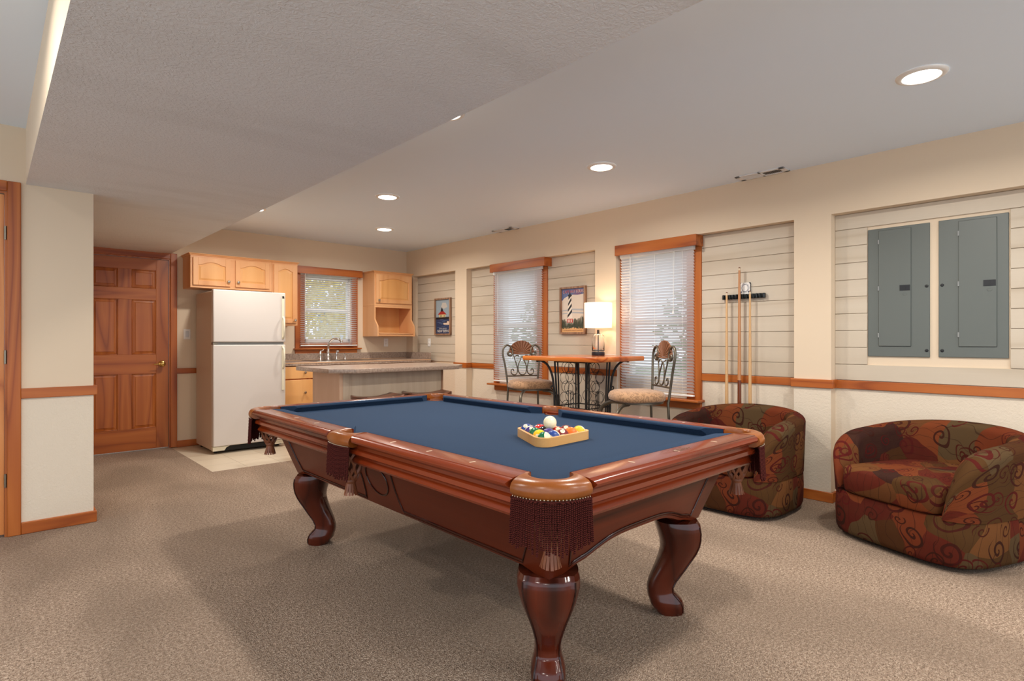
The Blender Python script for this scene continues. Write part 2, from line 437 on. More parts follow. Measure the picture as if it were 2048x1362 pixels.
# ------------------------------------------------------------ room shell
XR, YB, ZC = 4.433, 7.024, 2.44
XB = 4.526            # back plane of the recesses
struct(M().box(-3.1, 1.457, -2.6, 7.15, -.1, 0).box(1.457, 4.7, -2.6, 5.474, -.1, 0).obj('floor', m_carpet))
struct(M().box(1.457, 4.7, 5.474, 7.15, -.1, -.004).obj('floor.001', m_tile))
struct(M().box(-3.1, 4.7, -2.6, 7.15, ZC, ZC + .1).obj('ceiling', m_ceil))
struct(M().box(.167, 1.451, -2.5, YB, 2.104, ZC).obj('ceiling_soffit', [m_soffit, m_wall]))
_so = bpy.data.objects['ceiling_soffit']
for p in _so.data.polygons: p.material_index = 0 if abs(p.normal.z) > .5 else 1
# wall_right: front layer with floor-to-header recesses, rear layer with window openings
RECESS = [(5.865, 6.86), (3.568, 5.63), (1.673, 3.312), (-.9, 1.419)]
WIN1 = (4.45, 5.10, .74, 1.97); WIN2 = (2.60, 3.26, .74, 1.97)
w = M().wallgrid('x', -2.5, YB, 0, ZC, XR, XB, [(a, b, -1, 2.068) for a, b in RECESS])
w.wallgrid('x', -2.5, YB, 0, ZC, XB, XB + .14, [WIN1, WIN2])
struct(w.obj('wall_right', m_wall))
# stippled lower wall skins (thin textured plaster below the chair rail)
w = M()
for a, b in RECESS: w.box(XB - .004, XB, a, b, .0, .83)
for a, b in ((1.419, 1.673), (3.312, 3.568), (5.63, 5.865)): w.box(XR - .004, XR, a, b, 0, .83)
w.box(XR - .004, XR, -2.5, -.9, 0, .83)
struct(w.obj('wall_right.001', m_wainscot))
WINK = (2.93, 3.57, 1.14, 1.99); DOOR2 = (.632, 1.452, -1, 2.045)
struct(M().wallgrid('y', .497, 4.67, 0, ZC, YB, YB + .12, [WINK, DOOR2]).obj('wall_back', m_wall))
DOOR1 = (-.747, .083, -1, 2.045)
w = M().wallgrid('y', -3, .497, 0, ZC, 4.492, 4.61, [DOOR1]); w.box(.377, .497, 4.61, YB, 0, ZC)
struct(w.obj('wall_left', m_wall))
struct(M().box(.145, .497, 4.488, 4.492, 0, .83).obj('wall_left.001', m_wainscot))
# room behind the left door and passage are closed by the doors themselves
# shiplap boards in the recesses
def shiplap(name, y0, y1, rects, x=XB, z0=.88, z1=2.066, lines=None):
    lines = lines or [.993 + .1205 * i for i in range(9)]
    zs = [z0] + lines + [z1]; b = M()
    for i in range(len(zs) - 1):
        za, zb = zs[i] + .0018, zs[i + 1] - .0018
        segs = [(y0, y1)]
        for (a, c, d, e) in rects:
            if d < (za + zb) / 2 < e:
                ns = []
                for s0, s1 in segs:
                    if a > s0 + .005: ns.append((s0, min(a, s1)))
                    if c < s1 - .005: ns.append((max(c, s0), s1))
                segs = [q for q in ns if q[1] - q[0] > .01]
        for s0, s1 in segs: b.box(x - .012, x - .0002, s0 + .001, s1 - .001, za, zb)
    return struct(b.obj(name, wood('ship', 'y'), bevel=.0012, seg=1))
shiplap('trim_1', 5.865, 6.86, [])
shiplap('trim_2', 3.568, 5.63, [(4.37, 5.18, .6, 2.05)])
shiplap('trim_3', 1.673, 3.312, [(2.5, 3.312, .6, 2.05)])
shiplap('trim_4', -.9, 1.419, [(.458, 1.213, .985, 1.945)])
# chair rail and baseboards
def runs(name, z0, z1, th, mat, segs, bev=.003, kx=None):
    b = M()
    for s in segs:
        ax, p, a, c = s
        if ax == 'x': b.box(p - th, p, a, c, z0, z1)
        else: b.box(a, c, p - th, p, z0, z1)
    return struct(b.obj(name, mat, bevel=bev))
T = .018
rail = M()
for a, b_ in ((-.9, 1.419), (1.673, 2.466), (3.568, 4.25), (5.19, 5.63)): rail.box(XB - T, XB, a, b_, .818, .878)
for a, b_ in ((1.419 - .0, 1.673 + .0), (3.312, 3.568), (5.63, 5.865)):
    rail.box(XR - T, XR, a - T, b_ + T, .819, .881)
for y in (1.419, 3.568): rail.box(XR, XB - T, y - (T if y < 2 else 0), y + (0 if y < 2 else T), .819, .881)
rail.box(XR, XB - T, 5.63 - T, 5.63, .819, .881)
rail.box(XR - T, XR, -2.5, -.9, .818, .879)
struct(rail.obj('trim_5', wood('pine', 'y'), bevel=.003))
struct(M().box(1.51, 1.71, YB - T, YB, .80, .858).obj('trim_6', wood('pine', 'x'), bevel=.003))
struct(M().box(.145, .497 + T, 4.492 - T, 4.492, .815, .875).box(.497, .497 + T, 4.492, YB, .815, .875).obj('trim_7', wood('pine', 'x'), bevel=.003))
base = M()
for a, b_ in RECESS: base.box(XB - .016, XB, a, b_, 0, .07)
for a, b_ in ((1.419, 1.673), (3.312, 3.568), (5.63, 5.865)):
    base.box(XR - .016, XR, a - .016, b_ + .016, 0, .072); base.box(XR, XB - .016, a - .016, a, 0, .072); base.box(XR, XB - .016, b_, b_ + .016, 0, .072)
base.box(XR - .016, XR, -2.5, -.9, 0, .07)
struct(base.obj('baseboard_right', wood('pine', 'y'), bevel=.004))
struct(M().box(1.51, 4.43, YB - .016, YB, -.004, .068).obj('baseboard_back', wood('pine', 'x'), bevel=.004))
struct(M().box(.145, .513, 4.476, 4.492, 0, .072).box(.497, .513, 4.492, YB, 0, .072).obj('baseboard_left', wood('pine', 'x'), bevel=.004))

# ------------------------------------------------------------ doors
def casing(par, y, x0, x1, z1, w_=.062, th=.018):
    M().box(x0 - w_, x0, y - th, y, 0, z1 + w_).obj('casing', wood('pine', 'z'), par, bevel=.004)
    M().box(x1, x1 + w_, y - th, y, 0, z1 + w_).obj('casing', wood('pine', 'z'), par, bevel=.004)
    M().box(x0, x1, y - th, y, z1, z1 + w_).obj('casing', wood('pine', 'x'), par, bevel=.004)
    M().box(x0, x0 + .012, y, y + .11, 0, z1).box(x1 - .012, x1, y, y + .11, 0, z1).box(x0 + .012, x1 - .012, y, y + .11, z1 - .012, z1).obj('jamb', wood('pine', 'z'), par)
def raised(mm, x0, x1, z0, z1, yf, d=.012, bv=.03):
    # raised field: slopes from recessed edge (yf+d) to centre (yf+.003)
    r = [(x0, z0), (x1, z0), (x1, z1), (x0, z1)]; q = [(x0 + bv, z0 + bv), (x1 - bv, z0 + bv), (x1 - bv, z1 - bv), (x0 + bv, z1 - bv)]
    q2 = [(a + (.004 if a < (x0 + x1) / 2 else -.004), c + (.004 if c < (z0 + z1) / 2 else -.004)) for a, c in q]
    mm.loft([[(a, yf + d + .006, c) for a, c in r], [(a, yf + d, c) for a, c in r], [(a, yf + .006, c) for a, c in q], [(a, yf + .002, c) for a, c in q2]])
def six_panel(par, x0, x1, yf, z0, z1, sw=.115, mk='door'):
    w_ = x1 - x0; mid = (x0 + x1) / 2; th = .036
    rows = [(.235, .812), (1.015, 1.593), (1.715, 1.91)]
    M().box(x0, x0 + sw, yf, yf + th, z0, z1).obj('stile', wood(mk, 'z'), par, bevel=.0015)
    M().box(x1 - sw, x1, yf, yf + th, z0, z1).obj('stile', wood(mk, 'z'), par, bevel=.0015)
    ed = [z0] + [e for r in rows for e in r] + [z1]
    for i in range(0, len(ed), 2): M().box(x0 + sw, x1 - sw, yf, yf + th, ed[i], ed[i + 1]).obj('rail', wood(mk, 'x'), par, bevel=.0015)
    for a, b_ in rows:
        M().box(mid - .06, mid + .06, yf, yf + th, a, b_).obj('mullion', wood(mk, 'z'), par, bevel=.0015)
        for u0, u1 in ((x0 + sw, mid - .06), (mid + .06, x1 - sw)):
            pm = M(); raised(pm, u0, u1, a, b_, yf); pm.obj('door_panel', wood(mk, 'z'), par)
            e = M()
            for t_, yy in ((.0, yf + .003),):
                e.box(u0, u1, yy, yf + .012, a, a + .009).box(u0, u1, yy, yf + .012, b_ - .009, b_).box(u0, u0 + .009, yy, yf + .012, a + .009, b_ - .009).box(u1 - .009, u1, yy, yf + .012, a + .009, b_ - .009)
            e.obj('panel_moulding', wood(mk, 'z'), par, bevel=.004)
d2 = sthing('door_2')
casing(d2, YB, .632, 1.452, 2.045)
six_panel(d2, .648, 1.436, YB + .012, .012, 2.030)
k = M().lathe([(.0, 0), (.032, .0), (.034, .006), (.03, .012), (.014, .016), (.012, .03), (.022, .04), (.028, .052), (.026, .064), (.014, .07), (.0, .071)], 20, (1.373, YB + .012, .913), 'y')
k.tube([(1.373, YB - .04, .913), (1.36, YB - .05, .915), (1.33, YB - .05, .912), (1.29, YB - .048, .909)], [.008, .008, .007, .006])
k.obj('door_handle', m_brass, d2, smooth=50)
d1 = sthing('door_1')
casing(d1, 4.492, -.747, .083, 2.045, .062)
six_panel(d1, -.732, .070, 4.500, .014, 2.028, mk='pinelight')
for z in (1.80, 1.065, .333):
    h = M().tube([(.0755, 4.492, z - .04), (.0755, 4.492, z + .04)], .007, 10).box(.0705, .0775, 4.494, 4.502, z - .038, z + .038)
    for q in (-.013, .013): h.tube([(.0755, 4.492, z + q - .0008), (.0755, 4.492, z + q + .0008)], .0078, 10)
    h.obj('hinge', m_hinge, d1, smooth=40)

# ------------------------------------------------------------ windows
def window_x(name, W_, blind):     # in the right wall; W_ = (y0,y1,z0,z1) opening
    y0, y1, z0, z1 = W_; s = sthing(name); X = XB
    f = M()
    for (a, b_, c, d) in ((y0, y0 + .04, z0, z1), (y1 - .04, y1, z0, z1), (y0, y1, z0, z0 + .045), (y0, y1, z1 - .045, z1)): f.box(X + .04, X + .1, a, b_, c, d)
    zm = z0 + (z1 - z0) * .49; f.box(X + .045, X + .09, y0 + .04, y1 - .04, zm - .022, zm + .022)
    f.obj('window_frame', m_vinyl, s, bevel=.003)
    M().box(X + .066, X + .070, y0 + .04, y1 - .04, z0 + .045, zm - .022).obj('pane', m_pane, s)
    M().box(X + .056, X + .060, y0 + .04, y1 - .04, zm + .022, z1 - .045).obj('pane', m_pane, s)
    r = M().box(X - .0, X + .045, y0 - .0, y0 + .012, z0, z1).box(X, X + .045, y1 - .012, y1, z0, z1); r.obj('jamb', wood('pine', 'z'), s)
    c0, c1 = blind[0] - .045, blind[1]
    M().box(X - .026, X - .0, c0, y0, .64, 1.98).obj('casing', wood('pine', 'z'), s, bevel=.003)
    M().box(X - .026, X - .0, y1, min(y1 + .1, c1 + .03), .64, 1.98).obj('casing', wood('pine', 'z'), s, bevel=.003)
    return s, c0
def blinds(name, label, p, vert, n, ang, mat=m_slat, axis='y', face=-1, cordz=1.3, cordside=.9, cord2=None):
    # p=(x,y0,y1,z0,z1) with slats running along y (axis 'y') or x
    x, y0, y1, z0, z1 = p; t = thing(name, label, 'window blind')
    def T(a, d, z): return (x + d, a, z) if axis == 'y' else (a, x + d, z)
    sl = M(); w_ = .0160; pitch = (z1 - .045 - z0 - .02) / n
    for i in range(n):
        z = z0 + .025 + pitch * (i + .5); dz = sin(ang) * w_; dx = cos(ang) * w_
        jx = random.uniform(-.0006, .0006)
        P = []
        for u in (-1, -.33, .33, 1):
            crown = .0026 * (1 - u * u)
            P.append((u * dx + jx + crown * sin(ang), u * dz * 1 + crown * cos(ang)))
        vs = [T(a, q[0], z + q[1]) for a in (y0 + .004, y1 - .004) for q in P]
        sl.add(vs, [(k, k + 1, 5 + k, 4 + k) for k in range(3)])
    sl.obj('slats', mat, t, smooth=60)
    M().add([T(a, d, z) for a in (y0, y1) for d in (-.018, .018) for z in (z1 - .04, z1)], [(0, 1, 3, 2), (4, 6, 7, 5), (0, 2, 6, 4), (1, 5, 7, 3), (0, 4, 5, 1), (2, 3, 7, 6)]).obj('headrail', m_vinyl, t, bevel=.002)
    M().add([T(a, d, z) for a in (y0 + .003, y1 - .003) for d in (-.014, .014) for z in (z0, z0 + .016)], [(0, 1, 3, 2), (4, 6, 7, 5), (0, 2, 6, 4), (1, 5, 7, 3), (0, 4, 5, 1), (2, 3, 7, 6)]).obj('bottom_rail', m_vinyl, t, bevel=.003)
    lc = M()
    for fr in (.14, .5, .86):
        a = y0 + (y1 - y0) * fr
        for d in (-.0135, .0135): lc.tube([T(a, d, z0 + .01), T(a, d, z1 - .04)], .0009, 5)
    lc.obj('ladder_cord', m_vinyl, t)
    a = y0 + (y1 - y0) * cordside; f = face * .022
    M().tube([T(a, f, z1 - .02), T(a, f, cordz)], .0035, 6).obj('tilt_wand', m_vinyl, t, smooth=40)
    if cord2:
        a = y0 + (y1 - y0) * cord2[0]
        M().tube([T(a, f, z1 - .02), T(a, f, cord2[1] + .03)], .0012, 5).tube([T(a - .01, f, z1 - .02), T(a - .003, f, cord2[1] + .03)], .0012, 5).tube([T(a, f, cord2[1] + .03), T(a, f, cord2[1])], [.005, .009], 8).obj('lift_cord', m_vinyl, t)
    return t
s1, c0 = window_x('window_1', WIN1, (4.335, 5.155))
M().box(4.40, XB, 4.25 - .03, 5.20, .632, .652).box(XB - .03, XB, 4.25, 5.17, .565, .632).obj('window_sill', wood('pine', 'y'), s1, bevel=.005)
M().box(4.395, 4.412, 4.233, 5.136, 1.972, 2.067).box(4.412, XB, 4.233, 4.251, 1.972, 2.067).box(4.412, XR, 5.118, 5.136, 1.972, 2.067).box(4.412, XR+.0, 4.251, 5.118, 2.055, 2.067).obj('valance', wood('pine', 'y'), s1, bevel=.002)
s2, c0 = window_x('window_2', WIN2, (2.508, 3.285))
M().box(4.40, XB, 2.44, 3.31, .632, .652).box(XB - .03, XB, 2.466, 3.31, .565, .632).obj('window_sill', wood('pine', 'y'), s2, bevel=.005)
M().box(4.395, 4.412, 2.452, 3.300, 1.972, 2.067).box(4.412, XB, 2.452, 2.470, 1.972, 2.067).box(4.412, XR, 3.282, 3.300, 1.972, 2.067).box(4.412, XR+.0, 2.470, 3.282, 2.055, 2.067).obj('valance', wood('pine', 'y'), s2, bevel=.002)
blinds('window_blind', 'white slatted blind on the window beside the fan-backed stool and lighthouse picture', (4.475, 4.34, 5.150, .675, 1.99), None, 48, R(-43), cordz=1.22, cordside=.88)
blinds('window_blind', 'white slatted blind on the window nearest the wall cue rack', (4.475, 2.512, 3.285, .675, 1.99), None, 48, R(-43), cordz=1.4, cordside=.84, cord2=(.25, 1.40))
sk = sthing('window_3'); Y = YB; x0, x1, z0, z1 = WINK
f = M()
for (a, b_, c, d) in ((x0, x0 + .035, z0, z1), (x1 - .035, x1, z0, z1), (x0, x1, z0, z0 + .04), (x0, x1, z1 - .04, z1)): f.box(a, b_, Y + .03, Y + .09, c, d)
f.box(x0 + .035, x1 - .035, Y + .04, Y + .08, 1.535, 1.575); f.obj('window_frame', m_vinyl, sk, bevel=.003)
M().box(x0 + .035, x1 - .035, Y + .058, Y + .062, z0 + .04, 1.535).obj('pane', m_pane, sk)
M().box(x0 + .035, x1 - .035, Y + .048, Y + .052, 1.575, z1 - .04).obj('pane', m_pane, sk)
M().box(2.81, x0, Y - .02, Y, 1.065, 2.02).obj('casing', wood('pine', 'z'), sk, bevel=.003)
M().box(x1, 3.655, Y - .02, Y, 1.065, 2.02).obj('casing', wood('pine', 'z'), sk, bevel=.003)
M().box(x0, x1, Y - .02, Y, 1.065, z0).obj('casing', wood('pine', 'x'), sk, bevel=.003)
M().box(2.79, 3.70, Y - .055, Y, 1.047, 1.065).box(2.81, 3.65, Y - .02, Y, .998, 1.047).obj('window_sill', wood('pine', 'x'), sk, bevel=.004)
M().box(2.735, 3.70, Y - .075, Y - .058, 2.005, 2.095).box(3.683, 3.70, Y - .058, Y, 2.005, 2.095).box(2.735, 2.752, Y - .058, Y, 2.005, 2.095).box(2.752, 3.683, Y - .058, Y, 2.083, 2.095).obj('valance', wood('pine', 'x'), sk, bevel=.002)
blinds('window_blind', 'open white slatted blind over the kitchen sink', (Y - .038, 2.862, 3.635, 1.092, 2.04), None, 34, R(-24), axis='x', cordz=1.52, cordside=.07)

# ------------------------------------------------------------ outdoors seen through the kitchen window
struct(M().box(-6, 30, 7.2, 40, -.5, -.4).box(4.7, 30, -8, 7.2, -.5, -.4).obj('ground', m_grass))
def tree(loc, h, rad, nleaf, mat, label, seed):
    rnd = random.Random(seed); t = thing('tree', label, 'tree', loc, 0, 'trees outside the windows')
    M().tube([(0, 0, 0), (.08, 0, h * .35), (0, .05, h * .7)], [.14, .1, .05], 8).obj('trunk', wood('bark', 'z'), t, smooth=60)
    l = M()
    for _ in range(nleaf):
        a = rnd.uniform(0, 2 * pi); u = rnd.uniform(-1, 1); rr = rad * rnd.random() ** .4; s_ = sqrt(1 - u * u)
        c = Vector((rr * s_ * cos(a), rr * s_ * sin(a), h * .62 + rr * u * h * .55 / rad)); q = Vector([rnd.uniform(-1, 1) for _ in range(3)]).normalized(); w_ = q.orthogonal().normalized(); e = q.cross(w_); z_ = rnd.uniform(.05, .11)
        l.add([c - w_ * z_, c + e * z_ * .5, c + w_ * z_, c - e * z_ * .5], [(0, 1, 2, 3)])
    l.obj('foliage', mat, t); return t
tree((6.3, 12.2, -.4), 4.4, 1.5, 6500, m_leafy, 'yellowing leafy tree filling the kitchen window view', 1)
tree((3.9, 15.6, -.4), 4.4, 1.1, 3000, m_leafy, 'smaller yellow-green tree left of centre in the kitchen window', 2)
tree((8.0, 3.8, -.4), 2.3, 1.2, 2000, m_leafg, 'green shrub outside the window nearest the cue rack', 3)
tree((8.2, 7.2, -.4), 2.2, 1.2, 2000, m_leafg, 'green shrub outside the window behind the fan-backed stool', 4)
hs = thing('house', 'pale sided neighbouring house seen through the kitchen blind', 'house', (12.5, 19.5, -.4))
M().box(-3, 3, -2, 2, 0, 2.6).obj('wall', m_siding, hs); M().prism([(-3.3, 2.6), (3.3, 2.6), (0, 4.2)], -2.3, 2.3, 'xz').obj('roof', plain('roof_grey', (110, 106, 104), .9), hs)
M().box(-1.6, -.8, -2.04, -2, .9, 2.0).obj('window_opening', plain('far_glass', (60, 70, 84), .2), hs)

# ------------------------------------------------------------ pool table (big objects first)
X0, X1, Y0, Y1 = 1.075, 2.475, 1.005, 3.465
CX, CY, HX, HY = (X0 + X1) / 2, (Y0 + Y1) / 2, (X1 - X0) / 2, (Y1 - Y0) / 2
ZR, ZB = .775, .738
pt = thing('pool_table', 'cherry wood pool table with navy blue cloth and leather fringed pockets', 'pool table', (CX, CY, 0))
ch_y, ch_x, ch_z = wood('cherry', 'y'), wood('cherry', 'x'), wood('cherrydark', 'z')
# slate bed with notched corners and side pockets
def notch(cx, cy, a0, a1, r, n=10): return [(cx + r * cos(R(a0 + (a1 - a0) * i / n)), cy + r * sin(R(a0 + (a1 - a0) * i / n))) for i in range(n + 1)]
i_ = .11; hx, hy = HX - i_, HY - i_
poly = []
q = .075
def cornerbite(sx, sy):
    c = (sx * (hx - .012), sy * (hy - .012))
    return c
pts = []
pts += [(-hx, -hy + .12)] + [(-hx + .03 + .055 * cos(a), -hy + .03 + .055 * sin(a)) for a in [R(110) - R(130) * k / 8 for k in range(9)]] + [(-hx + .12, -hy)]
bl = pts
br = [(-x, y) for x, y in reversed(bl)]
tr = [(-x, -y) for x, y in bl]
tl = [(x, -y) for x, y in reversed(bl)]
sideR = [(hx, -.075)] + [(hx + .02 - .045 * sin(a), -.06 + .12 * k / 6) for k, a in enumerate([pi * j / 6 for j in range(7)])] + [(hx, .075)]
sideL = [(-x, -y) for x, y in sideR]
M().prism(bl + br + sideR + tr + tl + sideL, ZB - .03, ZB, 'xy').obj('cloth_bed', m_felt, pt)
M().box(-hx + .1, hx - .1, -hy + .1, hy - .1, ZB - .09, ZB - .031).obj('slate', plain('slate_edge', (60, 56, 54), .8), pt)
# rails: 6 pieces. local builder: along axis u in [u0,u1], outward direction sign
def rail_piece(kind, sgn, u0, u1, m0, m1):
    # profile (o from outer edge, z); m0,m1: slope of end cuts (du per o)
    prof = [(.105, ZR - .036), (.105, ZR - .002), (.100, ZR), (.022, ZR), (.018, ZR - .0005), (.0165, ZR - .003), (.008, ZR - .006), (.002, ZR - .012), (.0, ZR - .018), (.003, ZR - .025), (.012, ZR - .029), (.03, ZR - .030), (.03, ZR - .036)]
    def place(u, o, z):
        if kind == 'long': return (sgn * (HX - o), u, z)
        return (u, sgn * (HY - o), z)
    def ring(u, ml, sg):
        out = []
        for o, z in prof:
            e = 0
            if o < .03: e = sg * .02 * (1 - sqrt(max(0, 1 - ((.03 - o) / .03) ** 2)))
            out.append(place(u + ml * o + e, o, z))
        return out
    n = 14; rs = []
    for k in range(n + 1):
        t = k / n; rs.append([Vector(a).lerp(Vector(b), t) for a, b in zip(ring(u0, m0, 1), ring(u1, m1, -1))])
    rl = M().loft(rs).obj('rail', ch_y if kind == 'long' else ch_x, pt, smooth=35)
    cp = [(.1055, ZB + .0), (.1055, ZR - .001), (.112, ZR + .0), (.148, ZR + .001), (.155, ZR - .004), (.157, ZR - .010), (.147, ZR - .022), (.142, ZB + .0)]
    def cring(u, ml, sg):
        out = []
        for o, z in cp: out.append(place(u + ml * .105 + sg * (o - .105) * 1.5, o, z))
        return out
    M().loft([cring(u0, m0, 1), cring(u1, m1, -1)]).obj('cushion', m_felt, pt, smooth=30)
    # ivory sights
    L = u1 - u0
    for k in range(1, 4):
        u = u0 + L * k / 4; c = place(u, .060, ZR)
        d = M()
        if kind == 'long': d.box(c[0] - .012, c[0] + .012, u - .0028, u + .0028, ZR - .001, ZR + .0006)
        else: d.box(u - .0028, u + .0028, c[1] - .012, c[1] + .012, ZR - .001, ZR + .0006)
        d.obj('sight_inlay', m_ivory, rl)
    return rl
rails = []
for sg in (-1, 1):
    rails.append(rail_piece('long', sg, -HY + .165, -.10, .2, .35))
    rails.append(rail_piece('long', sg, .10, HY - .165, -.35, -.2))
    rails.append(rail_piece('short', sg, -HX + .165, HX - .165, .2, -.2))
# maker's oval inlay on the near short rail (lettering too small to read in the photo)
nr = rails[2]
lg = M(); cx_, cy_ = .04, -HY + .062
lg.tube([(cx_ + .055 * cos(a), cy_ + .012 * sin(a), ZR + .0004) for a in [2 * pi * k / 28 for k in range(28)]], .0011, 5, True)
lg.tube([(cx_ - .04 + .08 * k / 30, cy_ + .0045 * sin(k * 1.3), ZR + .0004) for k in range(31)], .0010, 5)
lg.obj('oval_inlay', m_inlay, nr)
# aprons, mitred
ap = [(.03, .748), (.03, .738), (.044, .728), (.040, .718), (.028, .712), (.026, .698), (.036, .690), (.052, .686), (.054, .676), (.044, .668), (.040, .660), (.046, .651), (.066, .648), (.09, .648), (.09, .748)]
for nm, sx in (('long', -1), ('long', 1)):
    M().loft([[(sx * (HX - o), -(HY - .150), z) for o, z in ap], [(sx * (HX - o), (HY - .150), z) for o, z in ap]]).obj('apron', ch_y, pt, smooth=30)
for sy in (-1, 1):
    M().loft([[(-(HX - .150), sy * (HY - o), z) for o, z in ap], [((HX - .150), sy * (HY - o), z) for o, z in ap]]).obj('apron', ch_x, pt, smooth=30)
for sx in (-1, 1):
    for sy in (-1, 1):
        M().prism([(sx * (HX - a), sy * (HY - b)) for a, b in [(.150, .150), (.055, .150)] + [(.150 - .095 * cos(t), .150 - .095 * sin(t)) for t in [pi / 2 * k / 8 for k in range(1, 8)]] + [(.150, .055)]], .652, .735, 'xy').obj('corner_block', ch_z, pt)
# cabinet body: four sloping sides with shaped lower edge
def inset(z): return .235 - (z - .40) / .25 * .085
def body_bottom(kind, t):   # t in -1..1 along the side
    a = abs(t)
    if kind == 'short':
        if a > .86: return .402
        if a > .70: return .402 + .022 * (.86 - a) / .16
        s = 1 - (a / .70) ** 2
        return .424 + .052 * (s * s * (3 - 2 * s))
    if a > .93: return .402
    if a > .88: return .402 + .015 * (.93 - a) / .05
    return .417
def side(kind, sg):
    n = 64; outer_top, outer_bot, inner_bot, inner_top = [], [], [], []
    rs = []
    for k in range(n + 1):
        t = -1 + 2 * k / n; zb = body_bottom(kind, t); ring = []
        for z, th in ((.648, 0), ((.648 + zb) / 2, 0), (zb, 0), (zb, .028), (.648, .028)):
            ins = inset(z) + th
            if kind == 'long': ring.append((sg * (HX - ins), t * (HY - ins), z))
            else: ring.append((t * (HX - ins), sg * (HY - ins), z))
        rs.append(ring)
    o = M().loft(rs).obj('cabinet_side', wood('cherrydark', 'y' if kind == 'long' else 'x'), pt, smooth=25)
    def P(t, z, out=.001):
        ins = inset(z) - out
        return (sg * (HX - ins), t * (HY - ins), z) if kind == 'long' else (t * (HX - ins), sg * (HY - ins), z)
    b = M()  # raised tubes in darker wood imitate the shade of routed grooves
    def bead(tz, cl=False):
        b.tube([P(t, z) for t, z in tz], .0042, 6, cl)
        b.tube([P(t, z - .010) if not cl else P(t, z, .001) for t, z in tz], .0016, 5, cl)
    if kind == 'short':
        low = [(-.80 + 1.6 * k / 40, body_bottom('short', -.80 + 1.6 * k / 40) + .022) for k in range(41)]
        bead([(-.80, .648), (-.80, .56)] + low + [(.80, .56), (.80, .648)])
    else:
        for s_ in (-1, 1):
            bead([(s_ * .90, .648), (s_ * .90, .50), (s_ * .88, .436), (s_ * .5, .436), (s_ * .16, .436), (s_ * .145, .47), (s_ * .135, .53), (s_ * .135, .648)])
        bead([(.085 * cos(a), .55 + .072 * sin(a)) for a in [2 * pi * k / 32 for k in range(32)]], True)
    b.obj('groove_shade_line', wood('bead', 'z'), o, smooth=60)
for sg in (-1, 1): side('long', sg); side('short', sg)
# legs (cabriole), radial profile in the corner diagonal
LEG = [(.402, -.012, -.19, .100), (.385, 0, -.185, .105), (.36, .004, -.177, .106), (.33, .004, -.168, .099), (.30, -.001, -.16, .090), (.27, -.012, -.158, .079), (.24, -.028, -.166, .069), (.20, -.052, -.182, .058),
       (.17, -.072, -.196, .052), (.14, -.092, -.209, .047), (.11, -.107, -.217, .046), (.088, -.104, -.217, .048), (.07, -.086, -.215, .053), (.055, -.072, -.210, .058), (.035, -.064, -.204, .060), (.012, -.066, -.186, .058), (.0, -.072, -.175, .054)]
def leg(sx, sy):
    D = Vector((sx, sy, 0)).normalized(); Sd = Vector((-sy, sx, 0)).normalized(); C0 = Vector((sx * (HX - .235), sy * (HY - .235), 0))
    Ls = []
    for a, b in zip(LEG[:-1], LEG[1:]):
        for k in range(3): Ls.append([a[i] + (b[i] - a[i]) * k / 3 for i in range(4)])
    Ls.append(LEG[-1]); n = 40; rs = []
    for z, o, i, w_ in Ls:
        c = (o + i) / 2; h = (o - i) / 2; ring = []
        for k in range(n):
            a = 2 * pi * k / n; ca, sa = cos(a), sin(a)
            e = 2 / 2.7
            u = h * (abs(ca) ** e) * (1 if ca >= 0 else -1); v = w_ * (abs(sa) ** e) * (1 if sa >= 0 else -1)
            if k in (5, 35): u *= 1.05; v *= 1.05
            if k in (4, 36): u *= .965; v *= .965
            if k == 0: u *= 1.012
            ring.append(C0 + D * (c + u) + Sd * v + Vector((0, 0, z)))
        rs.append(ring)
    lg_ = M().loft(rs).obj('leg', wood('cherryleg', 'z'), pt, smooth=40)
    bd_ = M()  # dark tubes stand in for the shaded groove along each leg edge
    for k in (5, 35): bd_.tube([rr_[k] for rr_ in rs[3:-3]], .0035, 6)
    bd_.obj('edge_bead', wood('bead', 'z'), lg_, smooth=60)
for sx in (-1, 1):
    for sy in (-1, 1): leg(sx, sy)
